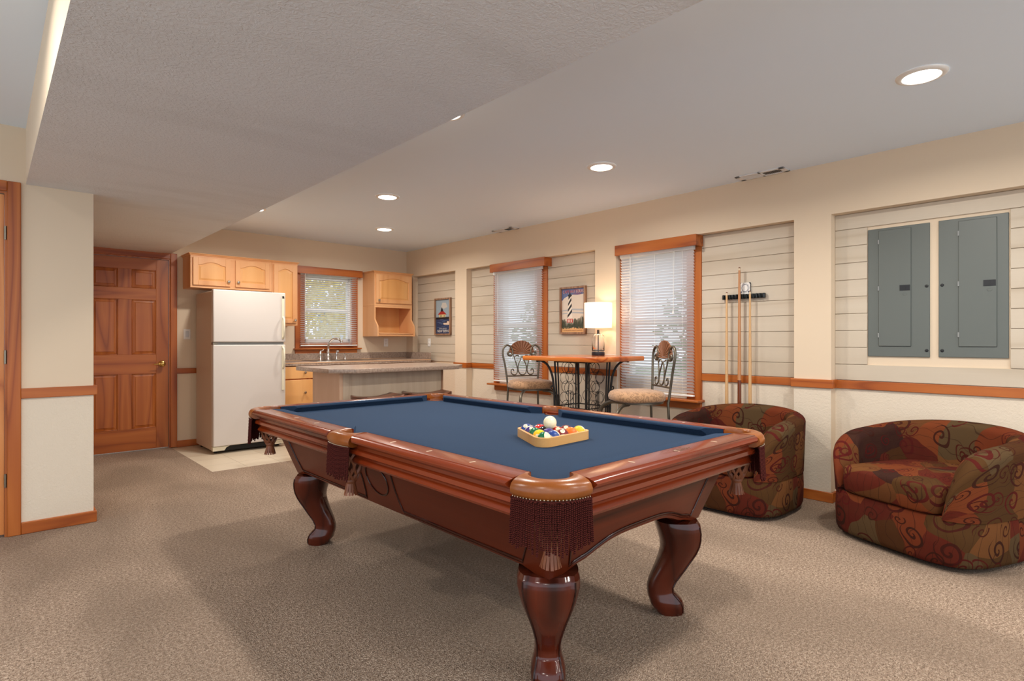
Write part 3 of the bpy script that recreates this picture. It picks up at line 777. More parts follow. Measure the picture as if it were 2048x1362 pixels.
# pockets
def sweep(mm, cs): mm.loft(cs, True, True)
def pocket(kind, sx, sy):
    rnd = random.Random(int(sx * 3 + sy * 5 + 20))
    inn, out = [], []
    n = 26
    if kind == 'corner':
        # local frame: offsets (a,b) inward from corner
        c = .135
        for k in range(n + 1):
            t = k / n
            ai = R(128 + (322 - 128) * t); ri = .060 + .018 * sin(pi * t)
            # endpoints match the mitre of the rails
            inn.append((c + ri * cos(ai), c + ri * sin(ai)))
            ao = R(180 + 90 * t); ro = .166 + .006 * sin(pi * t)
            out.append((.165 + ro * cos(ao), .165 + ro * sin(ao)))
        inn[0] = (.104, .184); inn[-1] = (.184, .104); out[0] = (-.001, .163); out[-1] = (.163, -.001)
        tr = lambda a, b, z: (sx * (HX - a), sy * (HY - b), z)
    else:
        for k in range(n + 1):
            t = k / n; u = -1 + 2 * t
            inn.append((.105 - .075 * (1 - abs(u) ** 2.4) ** .6 if abs(u) < 1 else .105, .066 * u))
            out.append((-.002 - .012 * (1 - u * u), .099 * u))
        inn[0] = (.104, -.066); inn[-1] = (.104, .066)
        tr = lambda a, b, z: (sx * (HX - a), b, z)
    rs = []
    for (a, b), (c_, d) in zip(inn, out):
        A = Vector((a, b)); B = Vector((c_, d)); 
        sec = [(0.02, ZR - .052), (0.0, ZR - .03), (.0, ZR - .008), (.06, ZR + .001), (.25, ZR + .003), (.6, ZR + .001), (.82, ZR - .004), (.94, ZR - .012), (1.0, ZR - .024), (.99, ZR - .036), (.90, ZR - .046), (.78, ZR - .052)]
        rs.append([tr(*(A.lerp(B, f)), z) for f, z in sec])
    rim = M().loft(rs).obj('pocket_rim', m_leather, pt, smooth=60)
    # piping stitches below the rim
    st = M()
    for (a, b), (c_, d) in zip(inn[1:-1], out[1:-1]):
        p = Vector((a, b)).lerp(Vector((c_, d)), .955); st.sphere(tr(p.x, p.y, ZR - .046), .0016, 6, 4)
    st.obj('stitching', m_ivory, rim)
    # liner wall inside the pocket
    ls = [[tr(a, b, z) for a, b in inn] for z in (ZR - .03, ZB - .04)]
    M().loft(ls, False, False).obj('pocket_liner', m_leather, rim)
    # fringe
    fr = M(); N_ = 40 if kind == 'corner' else 26
    for k in range(N_):
        t = (k + .5) / N_ * n; i = int(t); f = t - i
        p = Vector(out[i]).lerp(Vector(out[min(i + 1, n)]), f); q = Vector(inn[i]).lerp(Vector(inn[min(i + 1, n)]), f)
        d = (q - p).normalized(); p = p + d * .005
        L = .128 + rnd.uniform(-.01, .012) + (.012 * sin(pi * k / N_) if kind == 'corner' else 0)
        sw = rnd.uniform(-.004, .004); tw = Vector((-d.y, d.x)) * sw; pa = []; n2 = 16
        for j in range(n2 + 1):
            s_ = j / n2; z = ZR - .05 - L * s_; w_ = p + tw * s_ ** 2 - d * (.006 * s_ if j else 0)
            wob = .0006 * (1 if j % 2 else -1); pa.append(tr(w_.x + wob, w_.y, z))
        fr.tube(pa, [.0030 if j % 2 else .0036 for j in range(n2 + 1)], 6)
    hb = [tr(*(Vector(o_).lerp(Vector(i2), .06)), ZR - .052) for o_, i2 in zip(out, inn)]
    fr.tube(hb, .004, 6)
    fr.obj('fringe', m_fringe, pt, smooth=60)
    # leather web basket and tassel
    bc = (.120, .120) if kind == 'corner' else (.06, 0)
    c = Vector(tr(bc[0], bc[1], 0)); nt = M(); K = 9
    prof = lambda s_: .013 + .042 * (1 - s_ ** 2.4) ** .8
    out_ = Vector((sx, sy if kind == 'corner' else 0, 0)).normalized()
    def P(a, s_):
        r_ = prof(s_); z = .735 - .172 * s_
        q = c + Vector((cos(a) * r_, sin(a) * r_, z)); return q
    for k in range(K):
        a = 2 * pi * k / K
        for h in (-1, 1):
            pa = [P(a + h * (.35 * sin(s_ * pi * 2.5)) , s_) for s_ in [j / 14 for j in range(15)]]
            nt.tube(pa, .0062, 6, flat=.6)
    nt.tube([P(2 * pi * k / 24, 0) for k in range(24)], .005, 6, True)
    nt.tube([P(2 * pi * k / 16, .97) for k in range(16)], .008, 6, True)
    nt.obj('net_basket', m_net, pt, smooth=60)
    ts = M()
    ts.lathe([(.0, 0), (.018, .0), (.021, .008), (.015, .02), (.006, .026)], 14, (c.x, c.y, .552))
    for k in range(14):
        a = 2 * pi * k / 14; u = Vector((cos(a), sin(a), 0)); v = Vector((-sin(a), cos(a), 0)) * .0045
        pz = [(.017, .556), (.022, .537), (.026 + rnd.uniform(0, .005), .508)]
        vs = []
        for r_, z in pz:
            for e in (-1, 1):
                for d_ in (0, .0018): vs.append(c + u * (r_ + d_) + v * e + Vector((0, 0, z)))
        ts.add(vs, [(0, 2, 3, 1)] + [f for b0 in (0, 4) for f in ((b0, b0 + 4, b0 + 6, b0 + 2), (b0 + 1, b0 + 3, b0 + 7, b0 + 5), (b0, b0 + 1, b0 + 5, b0 + 4), (b0 + 2, b0 + 6, b0 + 7, b0 + 3))] + [(8, 9, 11, 10)])
    ts.obj('tassel', m_net, pt, smooth=40)
for sx in (-1, 1):
    for sy in (-1, 1): pocket('corner', sx, sy)
    pocket('side', sx, 0)
# triangle rack and balls
BR = .0286; rp = Vector((1.606, 1.560)); ra = R(3)
u = Vector((cos(ra), sin(ra))); v = Vector((cos(ra + pi / 3), sin(ra + pi / 3)))
def tri(inner, rad, n=8):
    c = (u + v) * (4 * 2 * BR / 3); V = [Vector((0, 0)), u * 8 * BR, v * 8 * BR]; out = []
    for i, p in enumerate(V):
        a = (p - V[i - 1]).normalized(); b = (V[(i + 1) % 3] - p).normalized()
        a0 = atan2(-a.x, a.y) ; 
        n0 = Vector((a.y, -a.x)); n1 = Vector((b.y, -b.x)); th0 = atan2(n0.y, n0.x); th1 = atan2(n1.y, n1.x)
        while th1 < th0: th1 += 2 * pi
        for k in range(n + 1):
            t = th0 + (th1 - th0) * k / n; out.append(p + Vector((cos(t), sin(t))) * rad)
    return out
b0 = rp + (u + v).normalized() * .048          # centre of the near corner ball
io = [b0 + p for p in tri(0, BR + .002)]; oo = [b0 + p for p in tri(0, BR + .014)]
rk = M(); z0_, z1_ = ZB + .0004, ZB + .038
rk.loft([[(p.x, p.y, z0_) for p in io], [(p.x, p.y, z1_) for p in io], [(p.x, p.y, z1_) for p in oo], [(p.x, p.y, z0_) for p in oo], [(p.x, p.y, z0_) for p in io]], True, False)
tag(rk.obj('ball_rack', wood('rack', 'x'), bevel=.0012, merge=True), 'light wooden triangle ball rack on the blue pool table cloth', 'ball rack')
BC = {1: (236, 190, 30), 2: (24, 62, 140), 3: (200, 34, 28), 4: (62, 50, 120), 5: (236, 112, 34), 6: (20, 100, 62), 7: (120, 26, 28), 8: (24, 22, 24)}
CN = {1: 'yellow', 2: 'blue', 3: 'red', 4: 'purple', 5: 'orange', 6: 'green', 7: 'maroon', 8: 'black'}
cream = (236, 224, 190)
def ballmat(i):
    c = BC[(i - 1) % 8 + 1] if i else cream
    if i and i > 8:
        m = N('ball_%d' % i); x = m.n('SeparateXYZ'); m.t.links.new(m.co(), x.inputs[0])
        f = m.math('LESS_THAN', m.math('ABSOLUTE', x.outputs[2]), BR * .52)
        m.p(Base_Color=m.mix(f, srgb(cream), srgb(c)), Roughness=.08, Coat_Weight=.5); return m.mat
    return plain('ball_colour_%d' % i, c, .08, Coat_Weight=.5)
m_num = plain('ball_number_ink', (20, 20, 20), .3); m_cream = plain('ball_number_disc', cream, .15)
def ball(i, pos, rot, label):
    mm = M().sphere((0, 0, 0), BR, 32, 18); o = mm.obj('billiard_ball' if i else 'cue_ball', ballmat(i), smooth=80)
    o.location = pos; o.rotation_euler = rot; tag(o, label, 'billiard ball', 'billiard balls in the wooden rack')
    if i:
        d = M(); n = 20; r_ = R(20)
        rings = [[(BR * 1.004 * cos(a), BR * 1.004 * sin(a) * cos(2 * pi * k / n), BR * 1.004 * sin(a) * sin(2 * pi * k / n)) for k in range(n)] for a in (r_, r_ * .66, r_ * .33, .002)]
        sp = d.loft(rings).obj('number_spot', m_cream, o, smooth=60)
        tv, tf = text_mesh(str(i), .0145 if i < 10 else .0125, .9)
        vs = []
        for x, y, z in tv: p = Vector((BR, x, y - .0)).normalized() * BR * 1.012; vs.append(p)
        M().add(vs, tf).obj('numeral', m_num, sp)
    return o
LAY = {(0, 0): 14, (1, 0): 10, (2, 0): 15, (3, 0): 5, (4, 0): 9, (0, 1): 1, (0, 2): 6, (0, 3): 12, (0, 4): 2, (1, 1): 4, (2, 1): 11, (3, 1): 7, (1, 2): 8, (2, 2): 13, (1, 3): 3}
# rotations chosen so that the spots seen in the photo face the viewer
def look(az, el, roll=0):   # make local +X (spot) point to azimuth az (deg from +x ccw), elevation el
    return (Matrix.Rotation(R(az), 3, 'Z') @ Matrix.Rotation(R(-el), 3, 'Y') @ Matrix.Rotation(R(roll), 3, 'X')).to_euler()
tocam = 225
SP = {14: look(10, -25, 70), 10: look(100, 20, 55), 15: look(228, 48, 5), 5: look(60, -20), 9: look(80, 0, 60), 1: look(205, 8), 6: look(60, 10), 12: look(232, 42, 20), 2: look(200, 50), 4: look(60, 0), 11: look(230, 50, 10), 7: look(225, 52), 8: look(50, 10), 13: look(60, 10, 80), 3: look(60, 10)}
side_txt = {(0, 0): 'in the corner of the rack nearest the viewer', (4, 0): 'in the right corner of the rack', (0, 4): 'in the left corner of the rack'}
for (a, b), i in LAY.items():
    p = b0 + u * (2.012 * BR * a) + v * (2.012 * BR * b); c = CN[(i - 1) % 8 + 1]
    where = side_txt.get((a, b), 'in the wooden triangle rack')
    lab = ('%s striped ball number %d %s' if i > 8 else 'solid %s ball number %d %s') % (c, i, where)
    ball(i, (p.x, p.y, ZB + BR), SP[i], lab)
p = b0 + (u + v) * (2 * BR * 4 / 3)
cb = ball(0, (p.x, p.y, ZB + BR + 2 * BR * sqrt(2 / 3)), (0, 0, 0), 'plain cream cue ball resting on top of the racked balls')
cb['category'] = 'cue ball'

# ------------------------------------------------------------ armchairs
def armchair(loc, rz, label):
    t = thing('armchair', label, 'armchair', loc, rz, 'patterned barrel armchairs')
    # local: front faces -y, outline superellipse
    W2, D2 = .412, .412
    def out(th, ins=0):
        c, s_ = cos(th), sin(th); e = 2 / (4.2 if s_ < 0 else 2.35)
        return ((W2 - ins) * abs(c) ** e * (1 if c >= 0 else -1), (D2 - ins) * abs(s_) ** e * (1 if s_ >= 0 else -1))
    n = 96
    rs = []
    for z, ins in ((.022, .030), (.032, .012), (.055, .004), (.16, 0), (.262, .004), (.272, .012)):
        rs.append([(*out(2 * pi * k / n, ins), z) for k in range(n)])
    M().loft(rs, uv=True).obj('skirt', m_tap, t, smooth=60)
    M().loft([[(*out(2 * pi * k / 40, .085), z) for k in range(40)] for z in (0.0, .03)]).obj('swivel_base', plain('base_black', (18, 20, 26), .7), t)
    # shell: from right arm front, round the back, to left arm front
    a0, a1 = R(-62), R(180 + 62); K = 110; rs = []
    pts = [out(a0 + (a1 - a0) * k / K) for k in range(K + 1)]
    arc = [0]
    for k in range(K): arc.append(arc[-1] + hypot(pts[k + 1][0] - pts[k][0], pts[k + 1][1] - pts[k][1]))
    Lt = arc[-1]; th = .135
    for k in range(K + 1):
        x, y = pts[k]; th_ = a0 + (a1 - a0) * k / K
        xa, ya = out(th_ - .01); xb, yb = out(th_ + .01); tn = Vector((xb - xa, yb - ya)).normalized(); nr_ = Vector((-tn.y, tn.x))
        if nr_.dot(Vector((-x, -y))) < 0: nr_ = -nr_
        s_ = min(arc[k], Lt - arc[k]); m_ = min(1, s_ / .34)
        q = s_ / (Lt / 2); Hh = .60 + .075 * (q * q * (3 - 2 * q))
        H = .30 + (Hh - .30) * sqrt(max(0, 1 - (1 - m_) ** 2.3)) if m_ < 1 else Hh
        w_ = th * (.92 + .10 * (1 - m_)); lean = .0
        r2 = w_ / 2; ring = []
        ring.append((x, y, .258)); 
        flare = .012
        for z in (.33, .42, .52): 
            zz = .262 + (H - r2 * .75 - .262) * ((z - .262) / .258) if H - r2 * .75 > .27 else .262 + (z - .262) * .1
            ring.append((x - nr_.x * flare * ((z - .262) / .26) , y - nr_.y * flare * ((z - .262) / .26), zz))
        for j in range(1, 10):
            a = pi - pi * j / 10; o_ = r2 + r2 * cos(a) * 1.0
            ring.append((x + nr_.x * (o_ - flare), y + nr_.y * (o_ - flare), max(.262, H - r2 * .75) + r2 * .75 * sin(a)))
        slope = .03 if m_ >= 1 else .03 * m_
        for z in (.52, .42, .33):
            zz = .262 + (H - r2 * .75 - .262) * ((z - .262) / .258) if H - r2 * .75 > .27 else .262 + (z - .262) * .1
            ring.append((x + nr_.x * (w_ - flare + slope * (1 - (z - .262) / .26)), y + nr_.y * (w_ - flare + slope * (1 - (z - .262) / .26)), zz))
        ring.append((x + nr_.x * (w_ + slope), y + nr_.y * (w_ + slope), .258))
        rs.append(ring)
    M().loft(rs, True, True, uv=True).obj('back_and_arms', m_tap, t, smooth=70)
    # seat cushion
    cs = []; n = 72
    def cu(th, sc, dy=0):
        c, s_ = cos(th), sin(th); e = 2 / (7 if s_ < 0 else 2.8)
        return (.285 * sc * abs(c) ** e * (1 if c >= 0 else -1), -.075 + .352 * sc * abs(s_) ** e * (1 if s_ >= 0 else -1))
    for z, sc in ((.274, .0), (.275, .93), (.281, .975), (.292, .995), (.35, 1.008), (.405, .998), (.418, .978), (.424, .94), (.432, .80), (.438, .5), (.440, .02)):
        cs.append([(*cu(2 * pi * k / n, max(sc, .02)), z) for k in range(n)])
    M().loft(cs, uv=True).obj('seat_cushion', m_tap, t, smooth=60)
    return t
armchair((3.985, 1.892, 0), R(-90), 'swirl patterned barrel armchair beneath the wall cue rack')
armchair((3.985, .735, 0), R(-112), 'swirl patterned barrel armchair below the grey electrical panels')

# ------------------------------------------------------------ refrigerator
fx0, fx1, fy = 1.680, 2.412, 6.284
fr = thing('refrigerator', 'white top-freezer refrigerator under the maple wall cabinets', 'refrigerator', (0, 0, 0))
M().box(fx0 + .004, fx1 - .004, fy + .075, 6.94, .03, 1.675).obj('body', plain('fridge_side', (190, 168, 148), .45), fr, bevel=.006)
d = M().box(fx0, fx1, fy, fy + .068, 1.145, 1.687).obj('freezer_door', m_white, fr, bevel=.010, seg=3)
M().box(fx0 + .010, fx1 - .010, fy + .068, fy + .076, 1.155, 1.675).obj('gasket', m_gasket, d)
dd = M().box(fx0, fx1, fy, fy + .068, .075, 1.118).obj('refrigerator_door', m_white, fr, bevel=.010, seg=3)
M().box(fx0 + .010, fx1 - .010, fy + .068, fy + .076, .085, 1.108).obj('gasket', m_gasket, dd)
M().box(fx0 + .01, fx1 - .01, fy + .03, fy + .08, 1.118, 1.145).obj('divider', m_gasket, fr)
M().box(fx0 + .0, fx0 + .045, fy + .01, fy + .075, 1.121, 1.140).tube([(fx0 + .02, fy + .03, 1.118), (fx0 + .02, fy + .03, 1.146)], .008, 10).obj('hinge', m_hinge, fr)
def fhandle(z0, z1, tab0, tab1, par):
    hx_ = fx1 - .030
    m_ = M().box(hx_ - .014, hx_ + .012, fy - .012, fy, z0, z1)
    m_.loft([[(hx_ - .011, fy - .004, a), (hx_ + .010, fy - .004, a), (hx_ + .010, fy - o_, a), (hx_ - .011, fy - o_, a)] for a, o_ in ((tab0, .046), (tab0 + .012, .052), ((tab0 + tab1) / 2, .046), (tab1 - .012, .052), (tab1, .046))])
    m_.obj('handle', m_handle, par, bevel=.003)
hx_ = fx1 - .030
def handle(z0, z1, g0, g1, par):
    m_ = M().box(hx_ - .013, hx_ + .013, fy - .010, fy - .001, z0, z1)
    m_.tube([(hx_, fy - .006, g0), (hx_, fy - .034, g0 + (.02 if g1 > g0 else -.02)), (hx_, fy - .046, (g0 + g1) / 2), (hx_, fy - .034, g1 + (-.02 if g1 > g0 else .02)), (hx_, fy - .006, g1)], [.012, .010, .010, .010, .012], 10)
    m_.obj('handle', m_handle, par, smooth=50)
handle(1.18, 1.655, 1.42, 1.19, d); handle(.62, 1.105, 1.09, .86, dd)
bd = M().box(hx_ - .010, hx_ + .010, fy - .0125, fy - .0105, 1.625, 1.650).obj('brand_badge', m_panel_d, d)
M().box(fx0 + .03, fx1 - .03, fy + .05, fy + .10, .018, .072).obj('toe_grille', m_dark, fr)
b = M().prism([(fx0 + .0, .03), (fx0 + .11, .03), (fx0 + .13, .06), (fx0 + .16, .072), (fx0, .072)], fy + .012, fy + .06, 'xz')
b.prism([(fx1 - .16, .072), (fx1 - .13, .06), (fx1 - .11, .03), (fx1, .03), (fx1, .072)], fy + .012, fy + .06, 'xz').obj('base_bracket', m_handle, fr)
for x in (fx0 + .05, fx1 - .05):
    for y in (fy + .11, 6.88): M().lathe([(.0, -.004), (.018, -.004), (.018, .01), (.01, .012), (.01, .03), (.0, .03)], 12, (x, y, 0)).obj('foot', m_dark, fr)

# ------------------------------------------------------------ cabinets
def knob(x, y, z, par):
    M().lathe([(.0, .0), (.006, .0), (.005, .012), (.008, .015), (.0145, .020), (.0155, .025), (.012, .031), (.0, .033)], 16, (x, y, z), 'y').obj('knob', m_nickel, par, smooth=50)
def arch_pts(x0, x1, zb, rise, n=14):
    # shouldered arch from left to right
    sh = (x1 - x0) * .10; out = [(x0, zb), (x0 + sh * .4, zb + rise * .06)]
    for k in range(n + 1):
        t = k / n; out.append((x0 + sh + (x1 - x0 - 2 * sh) * t, zb + rise * .12 + rise * .88 * sin(pi * t)))
    return out + [(x1 - sh * .4, zb + rise * .06), (x1, zb)]
def cab_door(par, x0, x1, z0, z1, yf, kx, kz, rise=None, sw=.048):
    th = .019; rise = rise if rise is not None else min(.035, (x1 - x0) * .12)
    zt = z1 - sw - rise
    a = arch_pts(x0 + sw, x1 - sw, zt, rise)
    dr = M().box(x0, x0 + sw, yf, yf + th, z0, z1).box(x1 - sw, x1, yf, yf + th, z0, z1).box(x0 + sw, x1 - sw, yf, yf + th, z0, z0 + sw)
    top = [(x0 + sw, z1)] + a + [(x1 - sw, z1)]
    dr.prism(top, yf, yf + th, 'xz')
    dr = dr.obj('door', wood('maple', 'z'), par, bevel=.0018)
    # raised panel with arched top
    pn = M(); bx = .014
    ring0 = [(x0 + sw, z0 + sw)] + a + [(x1 - sw, z0 + sw)]
    cx, cz = (x0 + x1) / 2, (z0 + zt) / 2
    def shrink(r, d_):
        w_ = (x1 - x0) / 2 - sw; h_ = (zt + rise - z0 - sw) / 2; cz_ = (z0 + sw + zt + rise) / 2
        return [(cx + (p[0] - cx) * (w_ - d_) / w_, cz_ + (p[1] - cz_) * (h_ - d_) / h_) for p in r]
    pn.loft([[(p[0], yf + .015, p[1]) for p in ring0], [(p[0], yf + .009, p[1]) for p in ring0], [(p[0], yf + .009, p[1]) for p in shrink(ring0, .008)], [(p[0], yf + .003, p[1]) for p in shrink(ring0, .026)]])
    pn.obj('door_panel', wood('mapleface', 'z'), dr)
    knob(kx, yf, kz, dr); return dr
mz, mx, mf = wood('maple', 'z'), wood('maple', 'x'), wood('mapleface', 'z')
UY = 6.705
def carcass(par, x0, x1, z0, z1, stiles, mt=mz):
    M().box(x0, x1, UY + .020, YB - .002, z0, z1).obj('carcass', mt, par, bevel=.001)
    f = M().box(x0, x1, UY, UY + .019, z1 - .03, z1).box(x0, x1, UY, UY + .019, z0, z0 + .035)
    for a, b_ in stiles: f.box(a, b_, UY, UY + .019, z0 + .035, z1 - .03)
    f.obj('face_frame', mx, par, bevel=.001)
def crown(par, x0, x1, z, l=True, r=True):
    M().loft([[(x0 - (o if l else 0), UY - o, z + h), (x1 + (o if r else 0), UY - o, z + h), (x1 + (o if r else 0), YB - .002, z + h), (x0 - (o if l else 0), YB - .002, z + h)] for o, h in ((.0, 0), (.006, .004), (.008, .012), (.018, .018), (.02, .024))]).obj('crown_moulding', mx, par)
cA = thing('wall_cabinet', 'two-door maple wall cabinet above the refrigerator', 'cabinet', (0, 0, 0))
carcass(cA, 1.571, 2.412, 1.728, 2.070, [(1.571, 1.60), (1.955, 2.025), (2.375, 2.412)]); crown(cA, 1.571, 2.412, 2.070, True, False)
cab_door(cA, 1.594, 1.962, 1.756, 2.052, UY - .020, 1.940, 1.808); cab_door(cA, 2.015, 2.382, 1.756, 2.052, UY - .020, 2.040, 1.808)
cT = thing('wall_cabinet', 'tall narrow maple wall cabinet left of the kitchen window', 'cabinet', (0, 0, 0))
carcass(cT, 2.414, 2.716, 1.340, 2.070, [(2.414, 2.45), (2.68, 2.716)]); crown(cT, 2.414, 2.716, 2.070, False, True)
cab_door(cT, 2.434, 2.700, 1.368, 2.052, UY - .020, 2.674, 1.402)
cB = thing('wall_cabinet', 'maple wall cabinet with open scalloped shelf right of the kitchen window', 'cabinet', (0, 0, 0))
carcass(cB, 3.739, 4.318, 1.628, 2.062, [(3.739, 3.77), (4.29, 4.318)]); crown(cB, 3.739, 4.318, 2.062)
cab_door(cB, 3.756, 4.302, 1.662, 2.042, UY - .020, 3.790, 1.698, .038)
def scallop(x0, x1):
    pr = [(YB - .002, 1.218), (YB - .002, 1.627), (UY, 1.627), (UY, 1.46)]
    pr += [(UY - .080 * (3 * t * t - 2 * t ** 3), 1.46 - .125 * t) for t in [k / 10 for k in range(1, 11)]] + [(UY - .083, 1.315), (UY - .083, 1.218)]
    return M().prism(pr, x0, x1, 'yz').obj('side_panel', mz, cB, bevel=.001)
scallop(3.739, 3.757); scallop(4.300, 4.318)
M().box(3.757, 4.300, YB - .012, YB - .002, 1.218, 1.627).obj('back_panel', mf, cB)
M().box(3.757, 4.300, UY - .060, YB - .012, 1.225, 1.243).tube([(3.77, UY - .062, 1.258), (4.287, UY - .062, 1.258)], .008, 8).box(3.757, 4.300, UY - .050, UY - .032, 1.218, 1.262).obj('shelf', mx, cB, bevel=.001)
M().box(3.757, 4.300, UY + .002, UY + .018, 1.603, 1.627).obj('top_rail', mx, cB)
# base cabinets along the back wall
def drawer(par, x0, x1, z0, z1, y):
    o = M().box(x0, x1, y - .019, y, z0, z1).obj('drawer', mf, par, bevel=.003); knob((x0 + x1) / 2, y - .019, (z0 + z1) / 2, o)
bc_ = thing('base_cabinet', 'maple drawer base cabinet beside the refrigerator', 'cabinet', (0, 0, 0))
M().box(2.44, 2.92, 6.430, YB - .02, .09, .868).box(2.44, 2.92, 6.49, YB - .02, 0, .09).obj('carcass', wood('pinelight', 'z'), bc_)
for a, b_ in ((.726, .862), (.415, .712), (.11, .40)): drawer(bc_, 2.452, 2.908, a, b_, 6.430)
bs = thing('base_cabinet', 'maple sink base cabinet behind the island', 'cabinet', (0, 0, 0))
M().box(2.925, 4.42, 6.430, YB - .02, .09, .868).box(2.925, 4.42, 6.49, YB - .02, 0, .09).obj('carcass', wood('pinelight', 'z'), bs)
for a, b_ in ((2.95, 3.42), (3.44, 3.91), (3.93, 4.40)): cab_door(bs, a, b_, .12, .85, 6.411, a + .03, .80, .03)
ct = thing('countertop', 'grey-brown speckled laminate countertop below the kitchen window', 'countertop', (0, 0, 0))
M().box(2.425, 4.431, 6.405, YB - .004, .872, .912).obj('worktop', m_lam, ct, bevel=.004)
M().box(2.425, 4.431, YB - .022, YB - .003, .912, 1.0).box(4.412, 4.431, 6.405, YB - .022, .912, 1.0).obj('backsplash', m_lam, ct, bevel=.002)
M().box(2.425, 4.431, 6.4025, 6.4048, .8995, .9095).box(2.425, 4.431, YB - .024, YB - .0225, .912, .918).obj('edge_strip', m_edge, ct)
sn = thing('sink', 'stainless kitchen sink set in the speckled counter', 'sink', (0, 0, 0))
M().loft([[(3.25 + sx * a, 6.70 + sy * b_, z) for sx, sy in ((-1, -1), (1, -1), (1, 1), (-1, 1))] for a, b_, z in ((.40, .23, .9125), (.39, .22, .919), (.36, .19, .916), (.35, .18, .9135))], True, True).obj('rim', m_nickel, sn, bevel=.004)
fa = thing('faucet', 'chrome arched kitchen faucet below the window', 'faucet', (3.19, 6.90, .912))
M().lathe([(.0, 0), (.032, 0), (.032, .006), (.022, .014), (.019, .05), (.024, .06), (.018, .07), (.017, .10), (.022, .11), (.017, .12), (.017, .145), (.0, .146)], 20).obj('base', m_chrome, fa, smooth=50)
M().tube(spline([(0, 0, .14), (.0, -.005, .19), (.015, -.02, .235), (.045, -.05, .268), (.085, -.09, .272), (.115, -.12, .248), (.122, -.128, .222)], 6), [.014] * 30 + [.017] * 7, 12).obj('spout', m_chrome, fa, smooth=60)
so = thing('soap_dispenser', 'chrome dispenser left of the kitchen faucet', 'soap dispenser', (3.085, 6.90, .912))
M().lathe([(.0, 0), (.024, 0), (.024, .005), (.016, .012), (.016, .08), (.02, .085), (.016, .10), (.008, .105), (.008, .12), (.0, .121)], 16).tube([(0, 0, .112), (.02, -.02, .125), (.03, -.03, .138)], [.006, .006, .009], 8).obj('pump_body', m_chrome, so, smooth=50)
sp = thing('side_sprayer', 'chrome side sprayer right of the kitchen faucet', 'sprayer', (3.30, 6.89, .912))
M().lathe([(.0, 0), (.028, 0), (.028, .005), (.014, .015), (.011, .05), (.015, .08), (.014, .095), (.0, .096)], 16).obj('base', m_chrome, sp, smooth=50)
M().sphere((.008, -.01, .11), .020, 14, 8, (1, 1, .8)).obj('spray_head', m_white, sp, smooth=60)
hd = thing('lever_tap', 'small chrome lever tap right of the side sprayer', 'tap', (3.42, 6.90, .912))
M().lathe([(.0, 0), (.024, 0), (.022, .012), (.012, .03), (.014, .04), (.0, .046)], 16).tube([(0, 0, .042), (-.012, -.01, .062), (-.02, -.015, .07)], [.006, .006, .007], 8).sphere((.0, 0, .058), .009, 10, 6).obj('lever', m_chrome, hd, smooth=50)

# ------------------------------------------------------------ island
il = thing('kitchen_island', 'pale kitchen island with speckled laminate top and chamfered corners', 'kitchen island', (0, 0, 0))
M().prism([(2.46, 4.745), (3.63, 4.745), (3.84, 4.95), (3.84, 5.67), (2.28, 5.67), (2.28, 4.925)], .862, .902, 'xy').obj('countertop', m_lam, il, bevel=.003)
M().box(2.385, 3.555, 4.93, 5.51, .0, .861).obj('cabinet_body', wood('island', 'z'), il)
M().box(2.420, 3.530, 4.922, 4.9295, .0, .850).obj('back_panel', wood('ply', 'z'), il)
M().box(2.383, 2.418, 4.918, 4.9295, 0, .861).obj('corner_trim', wood('island', 'z'), il, bevel=.002)
M().box(3.532, 3.557, 4.916, 4.9295, 0, .861).obj('corner_trim', wood('frame', 'z'), il, bevel=.002)

# ------------------------------------------------------------ saddle stools behind the pool table
def saddle(loc, rz, label):
    t = thing('saddle_stool', label, 'stool', loc, rz, 'dark wood saddle stools at the island')
    W2, D2 = .235, .165; nx, ny = 20, 12; tp, bt = [], []
    g = lambda i, j, z: None
    mm = M(); vs = []; 
    def shp(a, b_):
        e = 1 / max(1, (abs(a) ** 4 + abs(b_) ** 4) ** .25)
        x, y = a * W2 * e, b_ * D2 * e
        top = .636 + .034 * (abs(a) ** 2.0) - .006 * (1 - b_ * b_); ed = max(abs(a), abs(b_)); top -= .010 * max(0, (ed - .85) / .15) ** 2
        return x, y, top
    for sfc in (0, 1):
        for i in range(nx + 1):
            for j in range(ny + 1):
                x, y, z = shp(-1 + 2 * i / nx, -1 + 2 * j / ny); vs.append((x, y, z if not sfc else z - .028))
    fs = []; B = (nx + 1) * (ny + 1); id_ = lambda i, j: i * (ny + 1) + j
    for i in range(nx):
        for j in range(ny):
            fs.append((id_(i, j), id_(i + 1, j), id_(i + 1, j + 1), id_(i, j + 1))); fs.append(tuple(B + q for q in (id_(i, j), id_(i, j + 1), id_(i + 1, j + 1), id_(i + 1, j))))
    edge = [(i, 0) for i in range(nx)] + [(nx, j) for j in range(ny)] + [(i, ny) for i in range(nx, 0, -1)] + [(0, j) for j in range(ny, 0, -1)]
    for k in range(len(edge)):
        a, b_ = id_(*edge[k]), id_(*edge[(k + 1) % len(edge)]); fs.append((a, b_, B + b_, B + a))
    mm.add(vs, fs).obj('seat', wood('stool', 'x'), t, smooth=50)
    for sx in (-1, 1):
        for sy in (-1, 1): M().tube([(sx * .15, sy * .105, .618), (sx * .205, sy * .15, 0)], [.018, .016], 4).obj('leg', wood('stool', 'z'), t)
    M().tube([(-.19, -.135, .18), (.19, -.135, .18)], .011, 6).tube([(-.185, .13, .23), (.185, .13, .23)], .011, 6).obj('stretcher', wood('stool', 'x'), t)
    M().tube([(-.18, -.13, .27), (-.18, .13, .27)], .011, 6).tube([(.18, -.13, .27), (.18, .13, .27)], .011, 6).obj('side_stretcher', wood('stool', 'y'), t)
saddle((2.66, 4.70, 0), R(0), 'dark wood saddle seat stool, the left one of two at the island')
